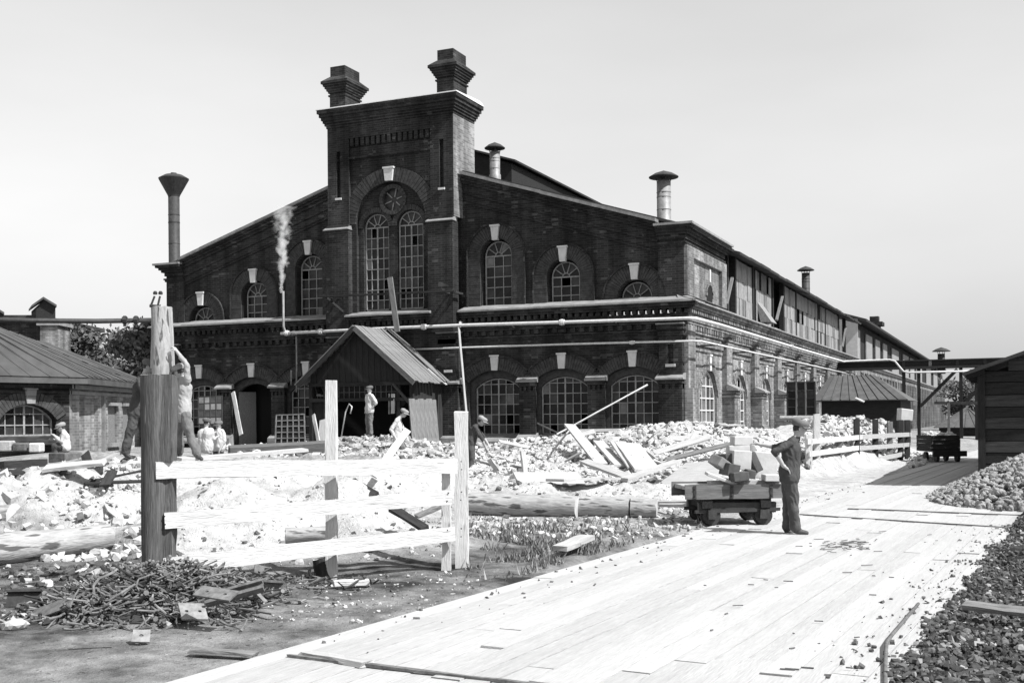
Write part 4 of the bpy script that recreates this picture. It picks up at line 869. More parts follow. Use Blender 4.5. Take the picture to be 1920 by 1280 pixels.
# ------------------------------------------------------------------ overhead bridge on the right
br = thing('pipe_bridge', 'dark overhead bridge on trestles crossing from the factory to the right', 'bridge', (-6, YB, 0))
for z0, z1, m in ((4.62, 4.74, 'wood_dark'), (4.74, 5.08, 'wood_black'), (5.08, 5.16, 'wood_dark')): q = MB(); q.box(-10.5, 3.0, YB - .7 - (.1 if m == 'wood_dark' else 0), YB + .7, z0, z1 - .003); q.build('beam' if m == 'wood_dark' else 'side_boarding', m, br)
for i in range(6): x = -6.4 + i * 1.6; board('stud', (x, YB - .72, 4.7), (x, YB - .72, 5.1), .18, .05, R.choice(('wood_grey', 'wood_dark')), br, upv=(0, -1, 0))
for x in (-6.4, -3.0):
    board('trestle_post', (x, YB - .6, 0), (x, YB - .6, 4.6), .2, .2, 'wood_black', br, upv=(0, -1, 0)); board('trestle_post', (x + .9, YB - .6, 0), (x + .9, YB - .6, 4.6), .2, .2, 'wood_black', br, upv=(0, -1, 0))
board('strut', (-2.9, YB - .8, 2.2), (-1.0, YB - .8, 4.5), .2, .15, 'wood_black', br, upv=(0, -1, 0)); board('strut', (-5.4, YB - .8, 2.2), (-3.2, YB - .8, 4.5), .2, .15, 'wood_black', br, upv=(0, -1, 0))
p = PY(1765, 680, YB); metal_stack('roof_vent', 'thin dark stovepipe rising above the overhead bridge', p.x, p.y, p.z - .3, PY(1765, 663, YB).z, .22, .55, m='iron_dark')
t = thing('pipe_stand', 'thin post with a crossbar pipe standing in front of the far hip roofed shed', 'pipe', PZ(1779, 835, 0))
Yp = PZ(1779, 835, 0).y; board('post', PZ(1779, 840, 0), PY(1779, 756, Yp), .12, .12, 'iron_dark', t, upv=(0, -1, 0)); board('crossbar', PY(1752, 755, Yp), PY(1840, 755, Yp), .14, .14, 'iron_dark', t, upv=(0, -1, 0))

# ------------------------------------------------------------------ hip roofed sheds between wall and road
def hip_shed(name, label, x0, x1, y0, y1, ze, zt, inset, mwall='wood_black', n=9, ridge=None):
    t = thing(name, label, 'shed', ((x0 + x1) / 2, y0, 0)); o = .35
    w = MB(); w.box(x0, x1, y0, y1, 0, ze); w.build('wall', mwall, t)
    ra, rb = Vector((ridge[0] if ridge else x0 + inset, (y0 + y1) / 2, zt)), Vector((ridge[1] if ridge else x1 - inset, (y0 + y1) / 2, zt)); A, B, C, D = Vector((x0 - o, y0 - o, ze)), Vector((x1 + o, y0 - o, ze)), Vector((x1 + o, y1 + o, ze)), Vector((x0 - o, y1 + o, ze))
    for i in range(n):                                # sheet strips of the front slope
        f0, f1 = i / n, (i + 1) / n; s_ = MB(); a, b = A.lerp(B, f0), A.lerp(B, f1); c, d = ra.lerp(rb, f1), ra.lerp(rb, f0); nn = (b - a).cross(d - a).normalized()
        up_ = nn * (.03 + R.uniform(0, .02)); s_.hexa([a, b, c, d, a + up_, b + up_, c + up_, d + up_]); s_.build('roof_sheet', R.choice(('roof_metal', 'roof_metal_b')), t)
        e = MB(); e.tube(a + nn * .06, d + nn * .06, .025, n=5); e.build('seam', 'roof_metal_b', t)
    s_ = MB(); s_.add([B, C, rb], [(0, 1, 2)]); s_.add([D, A, ra], [(0, 1, 2)]); s_.add([C, D, ra, rb], [(0, 1, 2, 3)]); s_.build('rear_roof', 'roof_metal', t)
    return t
yh = 56.0; a, b = PY(1530, 752, yh), PY(1700, 752, yh)
hip_shed('hip_roofed_shed', 'dark shed with grey sheet metal hip roof beside the factory wall', a.x + .2, b.x - .3, yh + .35, yh + 6, a.z, PY(1600, 705, yh + 3.2).z, 1.5, ridge=(PY(1558, 705, yh + 3.2).x, PY(1640, 705, yh + 3.2).x), n=10)
o = board('roof_plank', PY(1604, 746, yh - .25), PY(1620, 753, yh - .35), .12, .05, 'wood_pale', upv=(0, -.5, 1)); tag(o, 'short pale plank lying on the eave of the hip roofed shed', 'plank')
yh2 = 92.0; a, b = PY(1760, 802, yh2), PY(1860, 802, yh2)
hip_shed('far_shed', 'far low shed with grey hip roof seen beside the timber shed', a.x, b.x, yh2 + .35, yh2 + 8, a.z, PY(1790, 762, yh2 + 4).z, 2.0, n=6)
# glazed screen and stacked timbers between factory and hip roofed shed
ys = 47.0; sc = thing('glazed_screen', 'dark glazed timber screen standing between the side windows and the hip roofed shed', 'screen', PY(1500, 830, ys))
SPL = front(ys); a, b, zt_, zb_ = PY(1476, 715, ys).x, PY(1528, 715, ys).x, PY(1500, 716, ys).z, PY(1500, 778, ys).z
for i in range(4): x = a + (b - a) * i / 3; board('stile', (x, ys, zb_ - 1), (x, ys, zt_), .06, .06, 'wood_dark' if i in (0, 3) else 'wood_grey', sc, upv=(0, -1, 0))
for i in range(5): z = zb_ + (zt_ - zb_) * i / 4; board('glazing_bar', (a, ys, z), (b, ys, z), .04, .05, 'wood_dark', sc, upv=(0, -1, 0))
for i in range(3):
    for j in range(4): q = MB(); x = a + (b - a) * i / 3; z = zb_ + (zt_ - zb_) * j / 4; q.box(x + .03, x + (b - a) / 3 - .03, ys + .03, ys + .04, z + .02, z + (zt_ - zb_) / 4 - .02); q.build('pane', R.choice(('glass_dusty', 'glass_dark')), sc)
for k in range(6):
    z = zb_ - .12 - k * .22; q = log('stacked_timber', (a - .3 + R.uniform(-.1, .1), ys - .5 + (k % 2) * .1, z), (b + .3 + R.uniform(-.1, .1), ys - .5, z), .1, .1, 'bark', seed=k)
    tag(q, ('topmost', 'second', 'third', 'fourth', 'fifth', 'lowest')[k] + ' grey round timber in the stack under the glazed screen', 'timber', 'timbers stacked under the glazed screen')

# ------------------------------------------------------------------ timber shed at the right edge
sd = thing('timber_shed', 'dark shed of horizontal boards with sloping roof at the right edge', 'shed', (0, 28.6, 0))
sx0, sy0 = -.7, 28.55; sl_ = .36; zw = 2.7
z = .0; k = 0
while z < 4.3:
    hgt = R.uniform(.24, .3); x_r = 4.6
    xl = sx0 if z + hgt < 2.8 else sx0 + (z + hgt - 2.75) / sl_
    board('wall_board', (xl, sy0 + R.uniform(-.012, .012), z + hgt / 2), (x_r, sy0 + R.uniform(-.012, .012), z + hgt / 2), hgt - .018, .05, R.choice(('wood_black', 'wood_black', 'shed_board')), sd, upv=(0, -1, 0)); z += hgt
z = 0
while z < 2.7:
    hgt = R.uniform(.26, .32); board('side_wall_board', (sx0, sy0 + .03, z + hgt / 2), (sx0, 46, z + hgt / 2), hgt - .015, .05, 'wood_dark', sd, upv=(1, 0, 0)); z += hgt
q = MB(); q.box(sx0 + .06, 4.5, sy0 + .06, sy0 + .1, 0, 2.7); q.add([(sx0 + .06, sy0 + .08, 2.6), (4.5, sy0 + .08, 2.6), (4.5, sy0 + .08, 4.4)], [(0, 1, 2)]); q.box(4.5, 4.55, sy0, 46, 0, 4.3); q.build('dark_backing', 'void', sd)  # black sheet added inside to darken the gaps between the boards
board('corner_post', (sx0 + .02, sy0 - .04, 0), (sx0 + .02, sy0 - .04, 2.75), .16, .05, 'wood_black', sd, upv=(0, -1, 0))
nrm = Vector((-sl_, 0, 1)).normalized()
for i in range(16):
    y = 28.15 + i * 1.15; j = R.uniform(-.05, .05); board('roof_board', Vector((-1.05 + j, y + .55, 2.62 + j * sl_)), Vector((5.2, y + .55, 2.62 + 6.25 * sl_)), 1.14, .07, 'roof_dark', sd, upv=nrm)
for i in range(9): y = 28.4 + i * .5; board('rafter_end', (-1.0, y, 2.55), (-.6, y, 2.69), .08, .1, 'wood_black', sd)

# ------------------------------------------------------------------ low brick workshop at the left
lw = thing('brick_workshop', 'low brick workshop with seamed metal roof at the left edge', 'workshop', PD(130, 800, 33))
A_, C_, B_ = PD(-120, 760, 30.0), PD(130, 760, 33), PD(247, 760, 38.5)
for q in (A_, C_, B_): q.z = 0
zE = 2.95
def along(P, Q, inn=0):
    d = (Q - P).normalized(); nrm_ = Vector((d.y, -d.x, 0))
    return lambda u, z, o: tuple(P + d * u + nrm_ * o + Vector((0, 0, z)))
LF = along(A_, C_); Lf = (C_ - A_).length; RF = along(C_, B_); Lr = (B_ - C_).length
def uof(px): # parameter along left face for a photo column
    r = ray(px, 760); d = (C_ - A_).normalized(); t_ = (A_.x * r.y - A_.y * r.x) / (d.y * r.x - d.x * r.y); return t_
wc = uof(52)
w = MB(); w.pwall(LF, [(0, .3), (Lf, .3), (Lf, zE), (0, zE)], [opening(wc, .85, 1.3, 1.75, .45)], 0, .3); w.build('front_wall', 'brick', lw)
v = MB(); voussoirs(v, LF, wc, .86, 1.75, .46, .35, 0, .05, 22); v.build('voussoir_arch', 'arch_brick', lw)
keystone(LF, wc + .05, 2.22, 2.68, .25, .34, 0, .1, m='brick_low', parent=lw)
window(lw, LF, wc, .84, 1.3, 1.75, .44, 6, 2, -.2, seed=91, bar=.03)
v = MB(); v.hexa([LF(wc - .9, 1.05, 0), LF(wc + .9, 1.05, 0), LF(wc + .9, 1.05, .3), LF(wc - .9, 1.05, .3), LF(wc - .9, 1.3, 0), LF(wc + .9, 1.3, 0), LF(wc + .9, 1.15, .3), LF(wc - .9, 1.15, .3)]); v.build('window_sill', 'brick', lw)
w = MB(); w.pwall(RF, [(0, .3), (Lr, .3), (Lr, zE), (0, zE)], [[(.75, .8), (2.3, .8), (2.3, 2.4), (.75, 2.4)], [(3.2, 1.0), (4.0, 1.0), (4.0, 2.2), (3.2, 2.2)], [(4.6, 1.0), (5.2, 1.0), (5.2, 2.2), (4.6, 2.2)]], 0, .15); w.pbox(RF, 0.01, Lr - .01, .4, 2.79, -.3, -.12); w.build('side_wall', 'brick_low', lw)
for u0, u1 in ((3.2, 4.0), (4.6, 5.2)):
    v = MB(); v.pbox(RF, u0 + .02, u1 - .02, 1.0, 2.2, -.11, -.06); v.build('shuttered_window', 'wood_grey', lw); v = MB(); v.pbox(RF, u0 - .1, u1 + .1, 2.2, 2.3, 0, .14); v.build('window_hood', 'zinc', lw); v = MB(); v.pbox(RF, u0 - .1, u1 + .1, .88, 1.0, 0, .16); v.build('window_sill', 'zinc', lw)
v = MB(); v.pbox(RF, 2.6, 2.7, .5, 2.5, 0, .1); v.build('downpipe', 'sheet_metal', lw)
for pl_, Ln in ((LF, Lf), (RF, Lr)):
    v = MB(); v.pbox(pl_, -.05, Ln + .05, 2.5, 2.6, 0, .06); v.pbox(pl_, -.1, Ln + .1, 2.66, 2.78, 0, .16); v.build('cornice', 'brick' if pl_ is LF else 'zinc', lw)  # light put into the tone: dark on shaded front, pale on sunlit side
oo = .35; E0, E1, E2 = Vector(LF(-.2, zE, oo)), Vector(LF(Lf + .1, zE, oo)) + Vector((RD * .25)), Vector(RF(Lr + .3, zE, oo))
T1, T0 = PD(76, 645, 40.0), PD(-60, 598, 31.5); E0 = Vector(LF(-1.0, zE, oo))
for i in range(14):
    f0, f1 = i / 14, (i + 1) / 14; a, b, c, d = E1.lerp(E2, f0), E1.lerp(E2, f1), T0.lerp(T1, f1), T0.lerp(T1, f0); nn = (b - a).cross(d - a).normalized() * (.03 + R.uniform(0, .012))
    if nn.z < 0: nn = -nn
    q = MB(); q.hexa([a, b, c, d, a + nn, b + nn, c + nn, d + nn]); q.build('roof_sheet', R.choice(('roof_ws', 'roof_metal_b')), lw); q = MB(); q.tube(a + nn * 1.6, d + nn * 1.6, .028, n=5); q.build('seam', 'roof_metal_b', lw)
for i in range(9):
    f0, f1 = i / 9, (i + 1) / 9; a, b = E0.lerp(E1, f0), E0.lerp(E1, f1); c, d = (T0 - RD * 1.2).lerp(T0, f1), (T0 - RD * 1.2).lerp(T0, f0); nn = (b - a).cross(d - a).normalized() * .04
    if nn.z < 0: nn = -nn
    q = MB(); q.hexa([a, b, c, d, a + nn, b + nn, c + nn, d + nn]); q.build('roof_sheet', 'roof_ws', lw); q = MB(); q.tube(a + nn, a.lerp(d, .97) + nn, .02, n=5); q.build('seam', 'roof_ws', lw)
q = MB(); q.tube(E1 + Vector((0, 0, .05)), T0 + Vector((0, 0, .05)), .05, n=8); q.build('hip_ridge', 'roof_ws', lw)
q = MB(); q.add([E2, T1, E2 - RD * 7.5, T1 - UP * 1.6 - RD * .2], [(0, 1, 3)]); q.build('gable_end', 'brick', lw)
q = MB(); q.tube(E2 + Vector((0, 0, .06)), T1 + Vector((0, 0, .06)), .09, n=8); q.build('hip_ridge', 'roof_metal_b', lw)
q = MB(); q.hexa([E0 - UP * .16, E1 - UP * .16, E1 - UP * .16 + VD * .3, E0 - UP * .16 + VD * .3, E0 + UP * .0, E1, E1 + VD * .3, E0 + VD * .3]); q.hexa([E1 - UP * .16, E2 - UP * .16, E2 - UP * .16 - RD * .25, E1 - UP * .16 - RD * .25, E1, E2, E2 - RD * .25, E1 - RD * .25]); q.build('gutter', 'roof_metal_b', lw)
# far block with roof cupola, brick shaft
fb = thing('far_block', 'blurred far flat block with a small gabled roof cupola behind the workshop', 'building', PD(40, 790, 62))
a, b = PD(-140, 600, 62), PD(72, 600, 62); q = MB(); q.hexa([Vector((a.x, a.y, 0)), Vector((b.x, b.y, 0)), Vector((b.x, b.y, 0)) + VD * 9, Vector((a.x, a.y, 0)) + VD * 9, a, b, b + VD * 9, a + VD * 9]); q.build('wall', 'brick', fb)
q = MB(); q.hexa([a - VD * .3, b - VD * .3 + RD * .3, b + VD * 9.3 + RD * .3, a + VD * 9.3, a - VD * .3 + UP * .25, b - VD * .3 + RD * .3 + UP * .25, b + VD * 9.3 + UP * .25 + RD * .3, a + VD * 9.3 + UP * .25]); q.build('roof_edge', 'roof_dark', fb)
def cupola(x0, x1, yb_, ye, yt, d):
    c0, c1, c2, c3, ct = PD(x0, yb_, d), PD(x1, yb_, d), PD(x1, ye, d), PD(x0, ye, d), PD((x0 * .55 + x1 * .45), yt, d); dp = VD * 2.2 - RD * 1.2
    q = MB(); q.add([c0, c1, c2, ct, c3] + [v_ + dp for v_ in (c0, c1, c2, ct, c3)], [(0, 1, 2, 3, 4), (5, 6, 7, 8, 9), (0, 4, 9, 5), (1, 6, 7, 2)]); q.build('cupola', 'wood_dark', fb)
    q = MB(); e = UP * .12
    for s0, s1 in ((c3 - RD * .15, ct), (c2 + RD * .15, ct)): q.hexa([s0 - VD * .2, s1 - VD * .2, s1 + dp, s0 + dp, s0 - VD * .2 + e, s1 - VD * .2 + e, s1 + dp + e, s0 + dp + e])
    q.build('cupola_roof', 'roof_metal', fb)
cupola(68, 104, 600, 576, 561, 61); cupola(-30, 6, 600, 590, 575, 61)
bs = thing('brick_shaft', 'square brick shaft rising behind the workshop roof', 'brick shaft', PD(87, 790, 52)); a, b = PD(75, 610, 52), PD(108, 610, 52)
q = MB(); q.hexa([Vector((a.x, a.y, 0)), Vector((b.x, b.y, 0)), Vector((b.x, b.y, 0)) + VD * 1.5, Vector((a.x, a.y, 0)) + VD * 1.5, a, b, b + VD * 1.5, a + VD * 1.5]); q.build('shaft', 'brick_low', bs)
q = MB(); a2, b2 = a - RD * .12 - VD * .12, b + RD * .12 - VD * .12; q.hexa([a2, b2, b2 + VD * 1.7, a2 + VD * 1.7, a2 + UP * .15, b2 + UP * .15, b2 + VD * 1.7 + UP * .15, a2 + VD * 1.7 + UP * .15]); q.build('shaft_cap', 'zinc', bs)
# overhead pipe at the left
op = thing('overhead_pipe', 'thick dark overhead pipe crossing in front of the trees at the left', 'pipe', PD(150, 600, 36)); q = MB(); q.path([PD(-120, 596, 34), PD(60, 601, 35), PD(180, 602, 36), PD(300, 600, 37)], .08, 10); q.build('pipe', 'iron_dark', op, smooth=True)
for px_ in (234, 255): q = MB(); q.tube(PD(px_, 592, 36.4), PD(px_, 612, 36.4), .05, n=6); q.tube(PD(px_ - 4, 600, 36.4), PD(px_ + 4, 600, 36.4), .12, n=8); q.build('hanger', 'iron_dark', op)
mat('soil_a', 0.055, rough=.95, var=.5, scale=6, bump=.5, bscale=20)
mat('soil_b', 0.11, rough=.95, var=.5, scale=6, bump=.5, bscale=20)
mat('iron_scrap', 0.13, rough=.7, var=.5, scale=14, bump=.4, dist=.004)
mat('wood_post', 0.09, rough=.92, var=.4, scale=2, stretch=(.8, 16, 16), bump=.7, bscale=8, fine=(6, .35), spots=(2.2, .66, .3))
mat('peeled', 0.3, rough=.9, var=.45, scale=2.5, stretch=(1, 5, 5), bump=.6, bscale=8, spots=(2.5, .57, .08))
mat('wood_cart', 0.12, rough=.9, var=.4, scale=2, stretch=(1, 10, 10), bump=.4, bscale=8); mat('blk_w', .44, var=.12, scale=5, bump=.2); mat('blk_g', .07, var=.35, scale=5, bump=.2); mat('blk_m', .2, var=.3, scale=5, bump=.2)
# ------------------------------------------------------------------ foreground fence and posts
fe = thing('board_fence', 'whitewashed three-rail board fence in the foreground', 'fence', PZ(640, 1090, 0))
def fd(px): return 11.45 + (px - 295) / (865 - 295) * 1.4         # depth along the fence line
for (xa, ya), (xb, yb), h in (((292, 881), (856, 873), .165), ((308, 976), (846, 931), .16), ((306, 1061), (852, 1000), .165)):
    board('rail', PD(xa, ya, fd(xa) - .22), PD(xb, yb, fd(xb) - .16), h, .045, 'whitewash', fe, upv=tuple(-VD), rough=.006, segs=8)
for px_, y0, y1, w_, dd in ((622, 713, 1097, .12, .02), (837, 868, 1062, .1, 0), (866, 773, 1064, .155, .12)):
    board('post', PD(px_, y1 + 6, fd(px_) + dd), PD(px_ - (1 if y0 < 800 else 0), y0, fd(px_) + dd), w_, .11, 'whitewash', fe, upv=tuple(-VD), rough=.006, segs=6)
q = MB()
for px_ in (306, 622, 837, 862):
    for yl, yr in ((881, 873), (976, 931), (1061, 1000)):
        for dy in (-8, 7):
            f_ = (px_ - 300) / 550; c = PD(px_ + R.uniform(-4, 4), yl + (yr - yl) * f_ + dy, fd(px_) - .24 + .05 * f_); q.tube(c, c - VD * -.02, .008, n=6)
q.build('nail_heads', 'iron_dark', fe)['kind'] = 'stuff'
board('foot_plank', PD(625, 1093, 11.5), PD(692, 1090, 11.6), .12, .05, 'whitewash', fe)
tp = thing('timber_post', 'thick weathered timber post standing before the whitewashed fence rails', 'post', PD(290, 1090, 11.3))
b0, b1 = PD(289, 1094, 11.35), PD(293, 703, 11.35)
log('trunk', b0 - Vector(tp['_o']), b1 - Vector(tp['_o']), .118, .155, 'wood_post', tp, n=22, segs=14, rough=.035, end='wood_grey', seed=5)
board('split_slab', PD(316, 866, 11.33), PD(316, 702, 11.33), .125, .2, 'wood_post', tp, upv=tuple(-VD), segs=6, rough=.007)
board('split_slab', PD(317, 1050, 11.37), PD(317, 898, 11.37), .105, .16, 'wood_post', tp, upv=tuple(-VD), segs=6, rough=.007)
o = log('tree_stump', PD(612, 1092, 12.3), PD(602, 1045, 12.3), .12, .09, 'wood_dark', seed=9); tag(o, 'short dark stump behind the foot of the middle fence post', 'stump')

# telegraph pole being raised behind the post, with its insulators
pl = thing('pole_butt', 'pale peeled pole butt held upright by two workers behind the thick post', 'pole', PD(310, 868, 20.2))
log('pole', PD(312, 880, 20.2) - Vector(pl['_o']), PD(303, 576, 20.2) - Vector(pl['_o']), .21, .185, 'peeled', pl, n=18, segs=16, rough=.05, seed=3)
for q, s_ in ((286, -1), (331, 1)):
    board('bark_strip', PD(305 + s_ * 20, 690, 20.15), PD(303 + s_ * 15, 578, 20.1), .05, .03, 'wood_white', pl, upv=tuple(-VD))
ib = thing('insulator_bracket', 'pair of small dark insulator pins on top of the raised pole', 'insulator', PD(297, 576, 20.1))
q = MB(); q.tube(PD(281, 573, 20.1), PD(300, 575, 20.1), .03, n=8); q.build('crossbar', 'iron_dark', ib)
for x0, x1 in ((283, 290), (296, 300)):
    q = MB(); q.tube(PD(x0, 573, 20.1), PD(x1, 555, 20.1), .018, n=6); q.build('pin', 'iron_dark', ib)
    q = MB(); c = PD(x1 + 1, 549, 20.1); q.lathe([(0, -.03), (.035, -.03), (.04, 0), (.025, .03), (0, .035)], c, 10); q.build('insulator', 'ceramic', ib)

# ------------------------------------------------------------------ roadside fence further back
f2 = thing('roadside_fence', 'white board fence running beside the road behind the man with the cart', 'fence', PZ(1600, 880, 0))
def fd2(px): return 30.9 + (px - 1515) / 185 * 11.3
def f2p(px, y): return PD(px, y, fd2(px))
for (xa, ya), (xb, yb), m in (((1513, 828), (1616, 819), 'whitewash'), ((1616, 819), (1708, 814), 'wood_pale'), ((1517, 851), (1612, 839), 'whitewash'), ((1612, 840), (1706, 833), 'wood_pale'), ((1519, 877), (1578, 870), 'whitewash'), ((1583, 890), (1612, 868), 'whitewash'), ((1612, 868), (1692, 851), 'wood_pale')):
    board('rail', f2p(xa, ya), f2p(xb, yb), .15, .05, m, f2, upv=tuple(-RD), segs=5)
for px_, y0, y1, m in ((1518, 815, 902, 'whitewash'), (1533, 776, 898, 'whitewash'), (1574, 822, 886, 'wood_grey'), (1608, 785, 878, 'wood_dark'), (1643, 786, 870, 'wood_dark'), (1670, 790, 866, 'wood_grey'), (1690, 787, 862, 'wood_dark'), (1703, 787, 860, 'wood_dark')):
    v_ = VD * .1; board('post', f2p(px_, y1) + v_, f2p(px_, y0) + v_, .17, .14, m, f2, upv=tuple(-VD))
q = MB(); c = [PD(1690, 765, 43), PD(1713, 768, 43), PD(1711, 789, 43), PD(1689, 788, 43)]; dp = VD * .5; q.hexa([c[3], c[2], c[2] + dp, c[3] + dp, c[0], c[1], c[1] + dp, c[0] + dp]); q.box(*(0, 0, 0, 0, 0, 0)) if False else None
o = q.build('white_box', 'stone_white', bevel=.02); tag(o, 'white box standing on the rubble heap at the end of the roadside fence', 'box')

# ------------------------------------------------------------------ logs
for (xa, ya, da), (xb, yb, db), r0, r1, lab, sd_ in (
    ((-60, 1036, 13.2), (203, 1008, 14.4), .21, .18, 'big peeled log lying at the left edge behind the scrap heap', 1),
    ((880, 944, 19.6), (1083, 951, 19.1), .2, .21, 'long thick log lying in front of the rubble, right of the fence', 2),
    ((1087, 948, 19.3), (1180, 951, 19.1), .19, .18, 'middle log of the row, behind the end of the long one', 4),
    ((1184, 951, 19.1), (1232, 953, 19.0), .18, .17, 'shortest log at the right end of the row', 6),
    ((535, 1004, 13.4), (612, 1001, 13.5), .1, .1, 'short log lying behind the lower fence rail', 8),
    ((-40, 975, 15.4), (28, 968, 15.2), .17, .17, 'dark log end at the left edge above the big log', 10)):
    o = log('log', PD(xa, ya, da), PD(xb, yb, db), r0, r1, 'peeled' if sd_ != 10 else 'bark', seed=sd_, segs=14); tag(o, lab, 'log')

# ------------------------------------------------------------------ loose boards and beams
def lb(name, a, b, w_, t_, m, lab, up_=(0, -.35, 1), cat=None):
    lift = Vector((0, 0, 0))
    for e in (PD(*a), PD(*b)): lift.z = max(lift.z, min(.45, gz(e.x, e.y) + .1 - e.z))
    o = board(name, PD(*a) + lift, PD(*b) + lift, w_, t_, m, upv=up_, segs=5, rough=.006); tag(o, lab, cat or name.split('_')[-1])
BV = (.35, -.5, .8)
lb('loose_plank', (1068, 803, 31), (1128, 878, 26.5), .3, .05, 'wood_white', 'pale plank slanting down the rubble heap, leftmost of the slanting boards', BV)
lb('loose_plank', (1122, 842, 29), (1163, 890, 26), .28, .05, 'wood_white', 'pale plank slanting down the heap, second of the slanting boards', BV)
lb('loose_plank', (1152, 850, 28), (1186, 900, 25.5), .22, .05, 'wood_pale', 'narrow plank slanting down the heap with a dark gap beside it', BV)
lb('board_sheet', (1176, 846, 28), (1216, 900, 25), .62, .05, 'wood_white', 'wide board slanting down the rubble heap, rightmost of the slanting boards', BV)
lb('loose_plank', (1096, 890, 24.5), (1182, 924, 22.5), .2, .06, 'wood_pale', 'plank lying with a dark lower edge, pointing at the row of logs')
lb('loose_plank', (1170, 926, 22), (1270, 889, 24), .18, .06, 'wood_pale', 'plank propped up to the right over a dark hollow')
lb('board_sheet', (1255, 893, 24), (1352, 889, 23), 1.3, .05, 'wood_white', 'big pale board sheet lying over a hollow left of the cart load', (.25, -.5, .85))
lb('board_sheet', (968, 901, 22.6), (1090, 900, 22.8), .8, .05, 'wood_white', 'big flat pale sheet lying before the rubble, left of the slanting planks', (0, -.3, 1))
lb('board_sheet', (1040, 912, 21.5), (1146, 908, 22.2), .62, .05, 'wood_white', 'tilted pale sheet lying partly over the big flat sheet', (-.25, -.3, 1))
lb('upright_board', (985, 892, 24.5), (980, 846, 24.6), .16, .05, 'wood_pale', 'short board standing upright at the left end of the rubble heap', (1, -.2, 0), 'board')
lb('leaning_pole', (1044, 816, 34), (1214, 723, 37.6), .04, .04, 'wood_pale', 'long thin pale pole leaning on the right lower window', (0, -1, 0.2), 'pole')
lb('leaning_pole', (1008, 796, 37), (1052, 817, 34), .05, .05, 'wood_grey', 'short thin pole leaning under the middle lower window', (0, -1, 0.2), 'pole')
lb('loose_beam', (0, 872, 17.5), (82, 867, 18.5), .14, .12, 'wood_dark', 'dark beam lying on the lime at the left edge')
lb('loose_board', (84, 908, 16.6), (196, 896, 16.6), .2, .05, 'wood_white', 'white board bridging a dark pit at the left')
lb('loose_plank', (150, 884, 17.8), (246, 838, 21.5), .13, .05, 'wood_pale', 'long plank sloping up to the left worker')
lb('loose_plank', (120, 880, 18.0), (200, 862, 19), .16, .05, 'wood_grey', 'grey plank lying across the lime heap at the left')
lb('loose_plank', (335, 867, 19.8), (572, 849, 22), .2, .06, 'wood_white', 'long white plank lying on the bank behind the fence')
lb('loose_beam', (430, 846, 30), (612, 836, 31), .3, .25, 'wood_mid', 'heavy squared beam lying before the doorway left of the porch')
lb('loose_plank', (700, 893, 18.2), (764, 806, 19.5), .12, .04, 'wood_white', 'white plank standing slanted before the crouching worker', (.5, -.6, .3))
lb('loose_board', (658, 902, 16.8), (702, 928, 16.2), .15, .05, 'wood_dark', 'dark board stuck in the lime under the upper fence rail')
lb('loose_board', (736, 953, 15), (797, 990, 14.4), .12, .05, 'wood_dark', 'dark board stuck in the lime between the lower fence rails')
lb('loose_board', (780, 968, 15), (826, 948, 15.2), .1, .05, 'wood_grey', 'grey board leaning against the short fence post')
lb('loose_plank', (1050, 1047, 13.7), (1102, 1024, 14.4), .2, .06, 'wood_pale', 'short plank lying at the road edge in the grass')
lb('loose_plank', (1236, 942, 20), (1318, 941, 18.7), .07, .06, 'wood_white', 'upper of two thin laths beside the cart')
lb('loose_plank', (1236, 947, 19.6), (1318, 947, 18.4), .05, .06, 'wood_white', 'lower of two thin laths beside the cart')
lb('loose_plank', (1808, 1181, 9.0), (1950, 1200, 8.6), .11, .035, 'wood_grey', 'grey plank half buried in the bank at the lower right')
lb('door_plank', (452, 815, 40.5), (437, 735, 41.5), .16, .04, 'wood_white', 'white plank leaning in the open doorway left of the porch', (0, -1, 0))
lb('loose_board', (588, 782, 38), (597, 832, 37), .12, .05, 'wood_pale', 'pale board leaning beside the wire screen left of the porch', (0, -1, 0))
o = board('loose_sheet', PD(608, 830, 37), PD(612, 785, 37.5), .5, .04, 'wood_pale', upv=(0, -1, .2)); tag(o, 'pale sheet leaning at the left corner of the porch', 'sheet')
rr = random.Random(64)
for i in range(26):                                  # board ends sticking out of the heap
    d = rr.uniform(25, 33); p = PD(rr.uniform(930, 1400), 830, d); p.z = gz(p.x, p.y) + rr.uniform(.0, .12); a_ = rr.uniform(-2.6, -.6) + (rr.random() < .4) * 1.5; l_ = rr.uniform(.5, 1.7)
    q = p + Vector((math.cos(a_) * l_, math.sin(a_) * l_ * .7, rr.uniform(-.25, .45) * l_))
    q.z = max(q.z, gz(q.x, q.y) + .03)
    o = board('board_scrap', p, q, rr.uniform(.1, .24), .035, rr.choice(('wood_white', 'wood_pale', 'wood_pale', 'wood_grey')), upv=(rr.uniform(-.4, .4), -.5, .8), segs=3, rough=.006); tag(o, 'short weathered board end sticking out of the big rubble heap', 'board', 'board ends in the rubble heap')
rr = random.Random(65)
for i in range(14):
    d = rr.uniform(15, 21); p = PD(rr.uniform(-20, 250), 880, d); p.z = gz(p.x, p.y) + rr.uniform(.02, .12); a_ = rr.uniform(0, 3.14); l_ = rr.uniform(.4, 1.4); q = p + Vector((math.cos(a_) * l_, math.sin(a_) * l_, rr.uniform(-.1, .3))); q.z = max(q.z, gz(q.x, q.y) + .03)
    o = board('board_scrap', p, q, rr.uniform(.08, .18), .035, rr.choice(('wood_pale', 'wood_grey', 'wood_dark', 'wood_dark')), upv=(rr.uniform(-.4, .4), -.5, .8), segs=3, rough=.006); tag(o, 'broken board lying in the lime rubble left of the thick post', 'board', 'broken boards left of the thick post')
